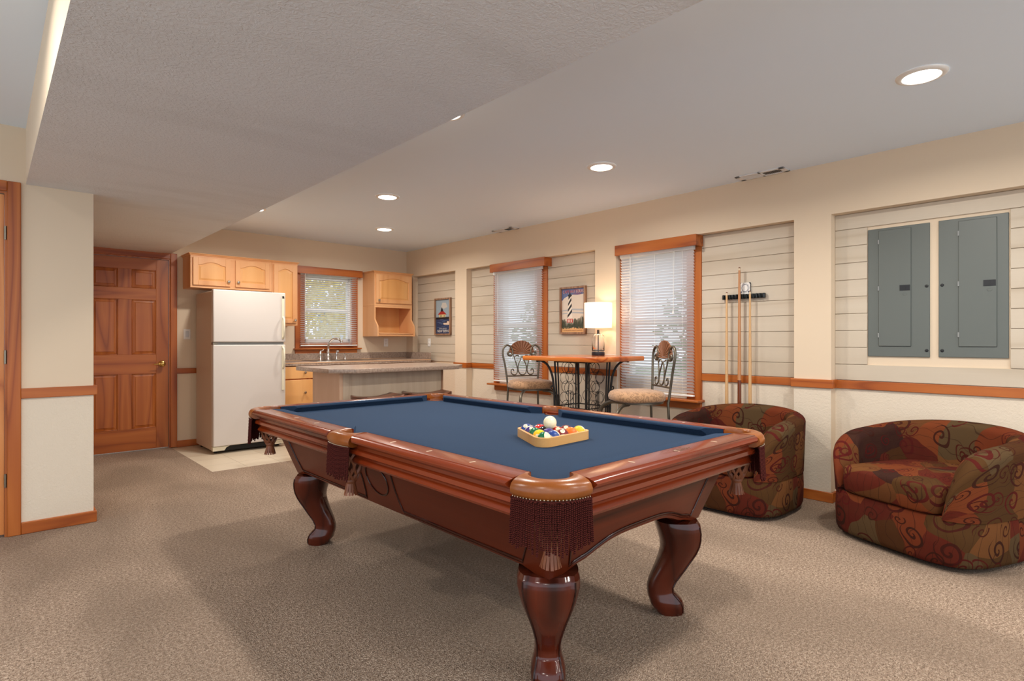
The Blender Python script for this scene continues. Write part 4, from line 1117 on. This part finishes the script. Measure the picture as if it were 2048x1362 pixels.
saddle((3.20, 4.70, 0), R(-16), 'dark wood saddle seat stool, the right one of two at the island')

# ------------------------------------------------------------ bar table
bt = thing('bar_table', 'tall bar table with live-edge pine top on scrolled iron base', 'table', (4.06, 3.42, 0))
rnd = random.Random(3)
def edge(a, b_, n):
    return [(a[0] + (b_[0] - a[0]) * k / n + rnd.uniform(-.004, .004), a[1] + (b_[1] - a[1]) * k / n + rnd.uniform(-.004, .004)) for k in range(n)]
cs = [(-.345, -.445), (.342, -.445), (.342, .445), (-.345, .445)]
ol = sum([edge(cs[i], cs[(i + 1) % 4], 10) for i in range(4)], [])
rings = [[(x * s_, y * s_, z) for x, y in ol] for s_, z in ((.985, .978), (.995, .984), (1.0, 1.0), (.998, 1.013), (.985, 1.020))]
M().loft(rings).obj('table_top', wood('tabletop', 'y'), bt, smooth=35)
base_fr = M()
bx, by = .17, .19
for sx in (-1, 1):
    for sy in (-1, 1):
        p = [(sx * bx, sy * by, .02), (sx * bx * .92, sy * by * .92, .5), (sx * bx, sy * by, .978)]
        base_fr.tube(spline(p, 8), .009, 8)
        base_fr.tube(spline([(sx * (bx - .045), sy * by, .02), (sx * (bx - .05), sy * by * .95, .5), (sx * (bx - .04), sy * by, .978)], 8), .007, 8)
for z in (.03, .55, .965):
    base_fr.tube([(-bx, -by, z), (bx, -by, z), (bx, by, z), (-bx, by, z)], .006, 6, True)
for k in (-1, 0, 1):
    base_fr.tube([(k * .02, -by + .01, .03), (k * .02, -by + .01, .70)], .004, 6).tube([(-bx + .01, k * .03, .03), (-bx + .01, k * .03, .70)], .004, 6)
base_fr.obj('base_frame', m_iron, bt, smooth=60)
def circ(c, r_, ax):
    n = 20; return [(c[0] + (r_ * cos(2 * pi * k / n) if ax == 'y' else 0), c[1] + (r_ * cos(2 * pi * k / n) if ax == 'x' else 0), c[2] + r_ * sin(2 * pi * k / n)) for k in range(n)]
for i in range(6):
    z = .45 + .092 * i; o_ = .028 * (-1) ** i
    for sg in (-1, 1):
        for c_, ax in (((o_, sg * by * .96, z), 'y'), ((sg * bx * .96, o_ + .05, z), 'x'), ((sg * bx * .96, -o_ - .05, z), 'x')):
            M().tube(circ(c_, .052, ax), .0024, 5, True).obj('ring', m_iron, bt, smooth=60)
for sx in (-1, 1):
    for sy in (-1, 1):
        d_ = Vector((sx, sy)).normalized() if False else Vector((sx * .62, sy * .78)).normalized()
        c0_ = Vector((sx * bx, sy * by)); q = lambda o_, z: (c0_.x + d_.x * o_, c0_.y + d_.y * o_, z)
        path = spline([q(.16, .974), q(.12, .972), q(.065, .93), (q(.025, .84)), q(.008, .72), q(.002, .60), q(.0, .3), q(.02, .1), q(.06, .012)], 6)
        M().tube(path, .0105, 8).sphere(q(.165, .970), .011, 8, 6).obj('bracket', m_iron, bt, smooth=60)
        M().tube(spline([q(.0, .70), q(.022, .705), q(.034, .722), q(.028, .738), q(.016, .73)], 5), .0055, 6).obj('scroll_hook', m_iron, bt, smooth=60)

# ------------------------------------------------------------ iron bar stools
def bar_stool(loc, rz, label):
    t = thing('bar_stool', label, 'bar stool', loc, rz, 'scrolled iron bar stools')   # front faces +y
    rings = []; n = 40
    for z, s_ in ((.690, .02), (.690, .90), (.700, .98), (.718, 1.0), (.738, .985), (.756, .93), (.768, .82), (.775, .6), (.778, .3), (.779, .02)):
        ring = []
        for k in range(n):
            a = 2 * pi * k / n; e = 2 / 2.5
            ring.append((.222 * s_ * (abs(cos(a)) ** e) * (1 if cos(a) >= 0 else -1) * (1 + .06 * sin(a)), .212 * s_ * (abs(sin(a)) ** e) * (1 if sin(a) >= 0 else -1), z))
        rings.append(ring)
    M().loft(rings).obj('seat_cushion', m_seat, t, smooth=60)
    M().loft([[(.212 * s_ * cos(2 * pi * k / n), .202 * s_ * sin(2 * pi * k / n), z) for k in range(n)] for z, s_ in ((.676, .9), (.676, 1), (.689, 1), (.689, .9))]).obj('seat_pan', m_pewter, t, smooth=40)
    bf = M()
    Yb = lambda z: -.195 - .10 * max(0, (z - .70)) ** 1.2
    for s_ in (-1, 1):
        up = [(s_ * .165, -.185, .66), (s_ * .172, Yb(.78), .78), (s_ * .190, Yb(.92), .92), (s_ * .208, Yb(1.02), 1.02), (s_ * .198, Yb(1.085), 1.085), (s_ * .158, Yb(1.115), 1.115), (s_ * .118, Yb(1.095), 1.095), (s_ * .100, Yb(1.05), 1.05), (s_ * .115, Yb(1.015), 1.012), (s_ * .145, Yb(1.015), 1.012), (s_ * .155, Yb(1.035), 1.035), (s_ * .142, Yb(1.045), 1.048)]
        bf.tube(spline(up, 6), .0105, 8)
    bf.tube([(-.172, Yb(.80), .80), (.172, Yb(.80), .80)], .007, 8)
    bf.obj('back_frame', m_pewter, t, smooth=60)
    sc = M()
    def pth(P): return spline([(x, Yb(z), z) for x, z in P], 6)
    tear = [(0, .995), (.022, .96), (.044, .905), (.045, .855), (.028, .820), (0, .810), (-.028, .820), (-.045, .855), (-.044, .905), (-.022, .96)]
    sc.tube(spline([(x, Yb(z), z) for x, z in tear], 5, True), .0058, 7, True)
    for s_ in (-1, 1):
        sc.tube(pth([(s_ * .092, 1.02), (s_ * .082, .975), (s_ * .064, .92), (s_ * .053, .86), (s_ * .068, .82), (s_ * .098, .812), (s_ * .122, .83), (s_ * .122, .86), (s_ * .102, .868), (s_ * .094, .85)]), .0058, 7)
        sc.tube(pth([(s_ * .03, .995), (s_ * .045, 1.01), (s_ * .07, 1.005), (s_ * .082, .985)]), .005, 6)
    sc.obj('scrollwork', m_pewter, t, smooth=60)
    sh = M(); K = 11; n = 8
    top = []
    rows = []
    for k in range(K * n + 1):
        f = k / (K * n); a = pi * (1 - f) ; rib = abs(sin(pi * f * K)) ** .6
        rx, rz_ = .135, .125
        r_out = 1 + .03 * rib
        pts_ = []
        for rr in (.03, .35, .65, .9, 1.0):
            x = rx * rr * cos(a) * (r_out if rr == 1 else 1); z = 1.035 + rz_ * rr * sin(a) * (r_out if rr == 1 else 1)
            pts_.append((x, Yb(1.06) + .006 + .010 * rib * rr - .012 * rr, z))
        back = [(p_[0], Yb(1.06) - .014, p_[2]) for p_ in reversed(pts_)]
        rows.append(pts_ + back)
    sh.loft(rows, True, True).tube(pth([(-.12, 1.035), (0, 1.025), (.12, 1.035)]), .008, 7)
    sh.obj('shell_crest', m_shell, t, smooth=50)
    for s_ in (-1, 1):
        p = spline([(s_ * .10, .10, .672), (s_ * .15, .17, .665), (s_ * .19, .225, .62), (s_ * .195, .235, .54), (s_ * .17, .205, .42), (s_ * .155, .19, .28), (s_ * .175, .22, .12), (s_ * .215, .26, .012)], 6)
        M().tube(p, [.018] * len(p), 8, flat=.7).obj('leg', m_pewter, t, smooth=60)
        M().tube([(s_ * .165, -.185, .69), (s_ * .175, -.20, .35), (s_ * .185, -.215, .0)], .0105, 8).obj('leg', m_pewter, t, smooth=60)
    M().tube([(.168, .20, .26), (-.168, .20, .26), (-.18, -.205, .26), (.18, -.205, .26)], .008, 8, True).obj('footrest', m_pewter, t, smooth=60)
    return t
bar_stool((3.97, 4.02, 0), R(180 - 22), 'scrolled iron bar stool seen from the front, left of the bar table')
bar_stool((3.75, 2.60, 0), R(56), 'scrolled iron bar stool seen from the side, in front of the cue rack window')

# ------------------------------------------------------------ table lamp
lp = thing('table_lamp', 'lit table lamp with white drum shade and clear glass body', 'lamp', (4.272, 3.40, 1.020))
M().lathe([(.0, 0), (.060, 0), (.062, .004), (.062, .030), (.058, .034), (.0, .034)], 32).obj('base', plain('lamp_base_black', (30, 36, 44), .35), lp, smooth=40)
M().lathe([(.054, .035), (.060, .04), (.060, .17), (.054, .192), (.035, .205), (.018, .21), (.016, .206), (.033, .200), (.050, .188), (.0565, .17), (.0565, .042), (.052, .038)], 32).obj('glass_body', m_glass, lp, smooth=50)
M().lathe([(.0, .034), (.0055, .034), (.0055, .20), (.024, .206), (.024, .210), (.012, .212), (.012, .245), (.0, .246)], 16).obj('stem', plain('lamp_stem', (70, 64, 58), .35, .7), lp, smooth=40)
M().loft([[(r_ * cos(2 * pi * k / 48), r_ * sin(2 * pi * k / 48), z) for k in range(48)] for r_, z in ((.128, .264), (.132, .502))], True, False).obj('lamp_shade', m_shade, lp, smooth=60)
sb = M()
for k in range(3): a = 2 * pi * k / 3; sb.tube([(0, 0, .49), (.130 * cos(a), .130 * sin(a), .49)], .0015, 5)
sb.obj('shade_ring', m_nickel, lp)
M().sphere((0, 0, .33), .028, 16, 10, (1, 1, 1.3)).obj('bulb', emis('lamp_bulb', (255, 214, 160), 10), lp, smooth=60)
M().tube(spline([(.055, .0, .006), (.11, -.05, .006), (.140, -.09, .006), (.152, -.105, -.02), (.154, -.11, -.2), (.154, -.11, -.55)], 6), .0028, 6).obj('cord', m_plate, lp, smooth=60)
ll = bpy.data.lights.new('lamp_light', 'POINT'); ll.energy = 3.2; ll.color = (1, .80, .56); ll.shadow_soft_size = .05
lo = bpy.data.objects.new('lamp_light', ll); COL.objects.link(lo); lo.location = (4.272, 3.40, 1.385)

# ------------------------------------------------------------ pictures
def picture(name, label, y0, y1, z0, z1, x=XB - .0125, tilt=0):
    t = thing(name, label, 'picture', (x, (y0 + y1) / 2, (z0 + z1) / 2))
    w_, h = (y1 - y0) / 2, (z1 - z0) / 2; b = .020; f = M()
    f.box(-.032, 0, -w_, w_, h - b, h).box(-.032, 0, -w_, w_, -h, -h + b).box(-.032, 0, -w_, -w_ + b, -h + b, h - b).box(-.032, 0, w_ - b, w_, -h + b, h - b)
    f.obj('frame', wood('frame', 'z'), t, bevel=.0015); return t, w_ - b, h - b
# print coordinates: u to the right as seen (=-y), v up, layer depth
def flat(mm, poly, layer, mi):
    mm.mi = mi; mm.prism([(-u_, v_) for u_, v_ in poly], -.012 - .0006 * layer, -.0115 + .0 - .0006 * (layer - 1), 'yz')
def txt(mm, s_, size, u_, v_, layer, mi, sx=1, sp=1.0):
    tv, tf = text_mesh(s_, size, sp); mm.mi = mi; mm.add([(-.0125 - .0006 * layer, -(u_ + x * sx), v_ + y) for x, y, z in tv], tf)
def pm(c, i): return plain('print_' + i, c, .5)
t, w_, h = picture('framed_picture', 'framed poster of a black and white spiral lighthouse behind the table lamp', 3.738, 4.092, 1.230, 1.728)
mats = [pm((96, 112, 156), 'sky_blue'), pm((222, 208, 190), 'cloud'), pm((178, 180, 182), 'haze'), pm((24, 22, 26), 'black'), pm((236, 226, 210), 'tower_white'), pm((186, 62, 50), 'brick_red'), pm((60, 66, 50), 'grass_dark'), pm((106, 108, 76), 'grass_light'), pm((222, 170, 112), 'sand'), pm((176, 60, 78), 'title_red'), pm((150, 92, 48), 'caption_brown')]
pr = M()
flat(pr, [(-w_, -h), (w_, -h), (w_, h), (-w_, h)], 0, 1)
flat(pr, [(-w_, h * .45), (-w_ * .8, h * .58), (-w_ * .5, h * .66), (-w_ * .1, h * .72), (w_ * .4, h * .70), (w_, h * .74), (w_, h), (-w_, h)], 1, 0)
for a, b_ in ((-.02, .07), (-.16, .06)): flat(pr, [(-w_, h * a), (0, h * (a + .03)), (w_, h * (a - .02)), (w_, h * (a + b_)), (0, h * (a + b_ + .03)), (-w_, h * (a + b_ * .5))], 1, 2)
cxl = -w_ * .28
def tw(v_): f = (v_ + h * .38) / (h * 1.05); return .034 * (1 - f) + .019 * f
flat(pr, [(cxl - .034, -h * .40), (cxl + .034, -h * .40), (cxl + .019, h * .66), (cxl - .019, h * .66)], 2, 4)
for k in range(4):
    v0 = -h * .34 + k * h * .27
    flat(pr, [(cxl - tw(v0), v0), (cxl + tw(v0 + h * .26), v0 + h * .26), (cxl + tw(v0 + h * .40), min(h * .66, v0 + h * .40)), (cxl - tw(v0 + h * .13), v0 + h * .13)] if k < 3 else [(cxl - .020, h * .50), (cxl + .019, h * .66), (cxl - .019, h * .66)], 3, 3)
flat(pr, [(cxl - .028, h * .66), (cxl + .028, h * .66), (cxl + .024, h * .72), (cxl + .010, h * .74), (cxl + .003, h * .86), (cxl - .003, h * .86), (cxl - .010, h * .74), (cxl - .024, h * .72)], 3, 3)
flat(pr, [(cxl - .042, -h * .56), (cxl + .042, -h * .56), (cxl + .038, -h * .38), (cxl - .038, -h * .38)], 3, 5)
for k in (-1, 0, 1): flat(pr, [(cxl + k * .022 - .005, -h * .54), (cxl + k * .022 + .005, -h * .54), (cxl + k * .022 + .005, -h * .41), (cxl + k * .022 - .005, -h * .41)], 4, 4)
flat(pr, [(-w_, -h), (w_, -h), (w_, -h * .66), (-w_ * .2, -h * .82), (-w_, -h * .74)], 4, 8)
rnd = random.Random(5)
for k in range(90):
    u_ = -w_ + 2 * w_ * k / 89; top = -.44 + (.16 * (u_ / w_) if u_ > 0 else 0) + rnd.uniform(-.06, .06); bot = -.80 + rnd.uniform(-.05, .06)
    if abs(u_ - cxl) < .05: top = -.58 + rnd.uniform(-.03, .03)
    le = rnd.uniform(-.006, .012); a = max(-w_ + .001, u_ - .004); b_ = min(w_ - .001, u_ + .004); tt = max(-w_, min(w_ - .001, u_ + le))
    flat(pr, [(a, bot * h), (b_, bot * h), (min(w_ - .001, tt + .002), top * h), (tt, top * h)], 5 + k % 3, 6 if k % 3 else 7)
txt(pr, 'CAPE HATTERAS', .0475, .001, h * .858, 6, 4, .80); txt(pr, 'CAPE HATTERAS', .0455, -.001, h * .862, 8, 9, .80); txt(pr, 'LIGHTHOUSE', .018, w_ * .36, h * .74, 6, 9)
txt(pr, 'OUTER BANKS, NORTH CAROLINA', .017, 0, -h * .92, 8, 10, .95)
pr.obj('print', mats, t)
t, w_, h = picture('framed_picture', 'narrow framed print of a red-roofed water lighthouse and boat near the cabinet', 6.045, 6.405, 1.237, 1.735)
mats = [pm((150, 166, 176), 'pale_sky'), pm((196, 190, 180), 'pale_cloud'), pm((44, 58, 92), 'deep_water'), pm((28, 26, 30), 'dark_pier'), pm((166, 46, 40), 'red_roof'), pm((226, 206, 150), 'cream_wall'), pm((226, 200, 176), 'boat'), pm((86, 104, 136), 'water_mid'), pm((232, 226, 216), 'lettering')]
pr = M()
flat(pr, [(-w_, -h), (w_, -h), (w_, h), (-w_, h)], 0, 0)
flat(pr, [(-w_ * .3, h * .55), (w_ * .1, h * .45), (w_ * .6, h * .55), (w_ * .4, h * .8), (-w_ * .1, h * .82)], 1, 1)
flat(pr, [(-w_, -h), (w_, -h), (w_, -h * .12), (-w_, -h * .12)], 1, 2)
for k in range(14):
    v_ = -h * (.2 + .05 * k); u_ = rnd.uniform(-w_ * .9, w_ * .3); flat(pr, [(u_, v_), (u_ + w_ * .5, v_), (u_ + w_ * .55, v_ + .006), (u_ + .01, v_ + .006)], 2, 7)
flat(pr, [(-w_, -h * .16), (w_, -h * .16), (w_, -h * .03), (-w_, -h * .04)], 3, 3)
flat(pr, [(-w_ * .55, -h * .04), (w_ * .35, -h * .04), (w_ * .35, h * .14), (-w_ * .55, h * .14)], 4, 5)
for k in range(4): u_ = -w_ * .42 + k * w_ * .2; flat(pr, [(u_, -h * .02), (u_ + .012, -h * .02), (u_ + .012, h * .09), (u_, h * .09)], 5, 3)
flat(pr, [(-w_ * .75, h * .12), (w_ * .5, h * .12), (w_ * .05, h * .32), (-w_ * .3, h * .32)], 5, 4)
flat(pr, [(-w_ * .32, h * .30), (w_ * .02, h * .30), (-w_ * .02, h * .42), (-w_ * .12, h * .5), (-w_ * .16, h * .56), (-w_ * .2, h * .5), (-w_ * .28, h * .42)], 6, 3)
flat(pr, [(w_ * .1, -h * .48), (w_ * .9, -h * .5), (w_ * .97, -h * .30), (w_ * .6, -h * .28), (w_ * .55, -h * .38), (w_ * .05, -h * .38)], 5, 6)
flat(pr, [(w_ * .4, -h * .35), (w_ * .46, -h * .35), (w_ * .46, -h * .26), (w_ * .4, -h * .26)], 6, 3)
txt(pr, 'NEW BERN', .052, 0, -h * .86, 6, 8, .98)
txt(pr, 'NORTH CAROLINA', .020, 0, -h * .70, 6, 8, .95)
pr.obj('print', mats, t)

# ------------------------------------------------------------ wall cue rack and cues
cr = thing('cue_rack', 'black scalloped wall rack holding pool cues with a small clock plaque', 'cue rack', (XB - .012, 2.088, 1.520))
sc_ = []; nn = 12
for k in range(nn * 8 + 1):
    f = k / (nn * 8); y = -.165 + .33 * f; ph = (f * nn) % 1; sc_.append((-.040 + .016 * (max(0, sin(pi * ph))) ** 2, y))
pl = [(0, -.172), (-.03, -.178)] + sc_ + [(-.03, .178), (0, .172)]
M().prism(pl, -.019, .019, 'xy').obj('scalloped_bar', m_black, cr, bevel=.003)
q = M().box(-.014, -.001, -.052, .030, .018, .112).obj('plaque', plain('plaque_navy', (24, 26, 44), .3), cr, bevel=.002)
oc = [(-.052 + .012, .020), (.030 - .014, .020), (.030, .036), (.030, .098), (.018, .112), (-.040, .112), (-.052, .098), (-.052, .032)]
M().prism([(a, b_) for a, b_ in oc], -.0165, -.0145, 'yz').obj('plaque_face', m_plate, q)
M().tube([(-.017, -.011 + .026 * cos(a), .068 + .030 * sin(a)) for a in [2 * pi * k / 24 for k in range(24)]], .0018, 6, True).tube([(-.017, -.011 + .034 * cos(a), .068 + .038 * sin(a)) for a in [2 * pi * k / 24 for k in range(24)]], .0007, 6, True).box(-.018, -.016, .016, .024, .030, .042).box(-.018, -.016, -.046, -.038, .030, .042).obj('plaque_ring', m_cush, q)
def cue(loc, L, r0, r1, label, mats_, lean=.0):
    t = thing('pool_cue', label, 'pool cue', loc, 0, 'pool cues in the wall rack'); t.rotation_euler = (0, lean, 0)
    zb = L * .48
    M().lathe([(.0, 0), (r0, .0), (r0, .01), (r0 * .82, zb), (.0, zb)], 16).obj('butt', mats_[1], t, smooth=50)
    b = M()
    for k in range(4):
        a = pi * k / 2 + pi / 4; r_ = r0 * .88
        b.add([((r_ + .0004) * cos(a - .5), (r_ + .0004) * sin(a - .5), zb - .28), ((r_ + .0004) * cos(a + .5), (r_ + .0004) * sin(a + .5), zb - .28), ((r_ - .0008) * cos(a), (r_ - .0008) * sin(a), zb - .02)], [(0, 1, 2)])
    M().lathe([(.0, zb), (r0 * .82, zb), (r1, L - .025), (.0, L - .025)], 14).obj('shaft', mats_[0], t, smooth=50)
    M().lathe([(.0, L - .025), (r1, L - .025), (r1, L - .008), (.0, L - .008)], 12).obj('ferrule', m_ivory, t, smooth=50)
    M().lathe([(.0, L - .008), (r1, L - .008), (r1 * .8, L), (.0, L)], 12).obj('tip', plain('cue_tip', (110, 66, 44), .8), t, smooth=50)
wc, wb = wood('cue', 'z'), wood('cuebutt', 'z')
cue((4.458, 2.212, .0), 1.560, .0155, .0075, 'left cue in the black wall rack, light shaft', (wc, wc))
cue((4.458, 2.105, .0), 1.755, .0175, .0085, 'tallest cue in the middle of the wall rack with brown lower half', (wood('cuelong', 'z'), wb))
cue((4.458, 2.018, .0), 1.560, .0155, .0075, 'right cue in the black wall rack, light shaft', (wc, wc))

# ------------------------------------------------------------ electrical panels, outlets, vents
def epanel(y0, y1, z0, z1, dy0, dy1, ly, sy, label):
    t = thing('electrical_panel', label, 'electrical panel', (XB - .001, 0, 0), 0, 'grey electrical panels')
    M().box(-.010, 0, y0, y1, z0, z1).obj('cover', m_panel, t, bevel=.003)
    M().box(-.0105, -.010, dy0 - .0018, dy1 + .0018, 1.1232, 1.9198).obj('door_gap', m_panelgap, t)
    d = M().box(-.017, -.0105, dy0, dy1, 1.125, 1.918).obj('door', m_panel, t, bevel=.002)
    M().box(-.020, -.0172, ly[0], ly[1], 1.499, 1.536).box(-.022, -.020, (ly[0] + ly[1]) / 2 - .004, (ly[0] + ly[1]) / 2 + .004, 1.505, 1.53).obj('latch', m_panel_d, d)
    M().tube([(-.0175, (ly[0] + ly[1]) / 2 + .012 * cos(a), 1.475 + .008 * sin(a)) for a in [2 * pi * k / 16 for k in range(16)]], .0008, 4, True).obj('embossed_mark', m_panel, d)
    for z in (1.842, 1.522, 1.2): M().box(-.021, -.0172, dy1 - .004, dy1 + .004, z - .015, z + .015).obj('hinge', m_gasket, d)
    for z in (1.52, 1.097): M().lathe([(.0, .010), (.010, .010), (.008, .014), (.0, .015)], 14, (0, sy, z), 'x').obj('screw', m_panel_d, t, smooth=40)
epanel(.855, 1.210, 1.053, 1.935, .958, 1.143, (.962, 1.020), .872, 'grey electrical panel cover with latch, the left one of two')
epanel(.465, .809, 1.055, 1.937, .520, .705, (.524, .583), .790, 'grey electrical panel cover with latch, the right one of two')
def plate(name, label, cat, loc, ax, kind):
    t = thing(name, label, cat, loc)
    if ax == 'x': t.rotation_euler = (0, 0, R(-90))
    M().box(-.034, .034, -.006, 0, -.056, .056).obj('plate', m_plate, t, bevel=.003)
    if kind == 'rocker': M().box(-.016, .016, -.011, -.006, -.033, .033).obj('rocker', plain('rocker_grey', (206, 208, 212), .35), t, bevel=.002)
    elif kind == 'toggle': M().box(-.005, .005, -.018, -.006, -.010, .012).obj('toggle', m_plate, t, bevel=.001)
    else:
        for z in (-.02, .02):
            o = M().lathe([(.0, .006), (.016, .006), (.016, .009), (.0, .009)], 16, (0, 0, z), 'y').obj('socket', m_plate, t)
            M().box(-.007, -.005, -.0095, -.0091, z - .002, z + .008).box(.005, .007, -.0095, -.0091, z - .002, z + .008).obj('slot', m_dark, o)
plate('light_switch', 'white rocker light switch between the wooden door and the refrigerator', 'light switch', (1.612, YB - .0005, 1.232), 'y', 'rocker')
plate('wall_outlet', 'white double outlet under the open cabinet shelf', 'outlet', (4.095, YB - .0005, 1.135), 'y', 'outlet')
plate('light_switch', 'white toggle switch on the plank wall near the counter', 'light switch', (XB - .0125, 6.565, 1.135), 'x', 'toggle')
def vent(x, y0, y1, label):
    t = thing('ceiling_vent', label, 'vent', (0, 0, ZC))
    xa, xb = x - .065, x + .065; f = M()
    f.box(xa, xa + .025, y0, y1, -.008, 0).box(xb - .025, xb, y0, y1, -.008, 0).box(xa, xb, y0, y0 + .04, -.008, 0).box(xa, xb, y1 - .04, y1, -.008, 0).box(xa, xb, (y0 + y1) / 2 - .01, (y0 + y1) / 2 + .01, -.008, 0)
    f.obj('frame', plain('vent_white', (222, 222, 220), .5), t, bevel=.002)
    M().box(xa + .02, xb - .02, y0 + .03, y1 - .03, -.002, -.001).obj('duct_opening', m_dark, t)
    sl = M(); n = 12; ym = (y0 + y1) / 2
    for h0, h1, tl in ((y0 + .04, ym - .01, 1), (ym + .01, y1 - .04, -1)):
        for k in range(n):
            yc = h0 + (h1 - h0) * (k + .5) / n; dd = .0055
            sl.add([(xa + .025, yc - dd * tl, -.0075), (xb - .025, yc - dd * tl, -.0075), (xb - .025, yc + dd * tl, -.002), (xa + .025, yc + dd * tl, -.002)], [(0, 1, 2, 3)])
    sl.obj('louvres', plain('vent_white', (222, 222, 220), .5), t)
vent(4.345, 1.690, 2.060, 'white ceiling vent near the wall above the cue rack')
vent(4.365, 4.660, 4.990, 'white ceiling vent far off, above the fan-backed stool window')
# ------------------------------------------------------------ recessed ceiling lights
LBL = ['recessed ceiling light nearest the viewer at top right', 'recessed ceiling light above the bar table', 'recessed ceiling light furthest back by the kitchen corner', 'recessed ceiling light over the island, in front of the corner one', 'recessed ceiling light half hidden by the soffit above the pool table', 'recessed ceiling light barely peeping past the soffit near the cabinets',
       'recessed ceiling light hidden by the soffit above the near end of the pool table', 'added unseen ceiling light behind the viewer on the window wall side', 'added unseen ceiling light behind the viewer just right of the soffit', 'recessed ceiling light left of the soffit, in front of the left door', 'added unseen ceiling light left of the soffit, level with the viewer', 'added unseen ceiling light left of the soffit, behind the viewer']
cl0 = None
for i, (x, y) in enumerate(LIGHTS):
    lab = LBL[i]
    if cl0 is None:
        cl0 = thing('ceiling_light', lab, 'ceiling light', (x, y, ZC), 0, 'recessed ceiling lights')
        M().lathe([(.078, -.004), (.100, -.002), (.106, -.0005), (.104, -.006), (.095, -.010), (.080, -.012), (.078, -.010)], 32).obj('trim_ring', m_plate, cl0, smooth=60)
        M().lathe([(.0, -.006), (.079, -.006), (.079, -.002), (.0, -.002)], 32).obj('lens', m_bulb, cl0)
    else: dup(cl0, (x, y, ZC), label=lab)
    area('ceiling_light_beam', (x, y, ZC - .014), .15, LPOW, WARM, spread=165)
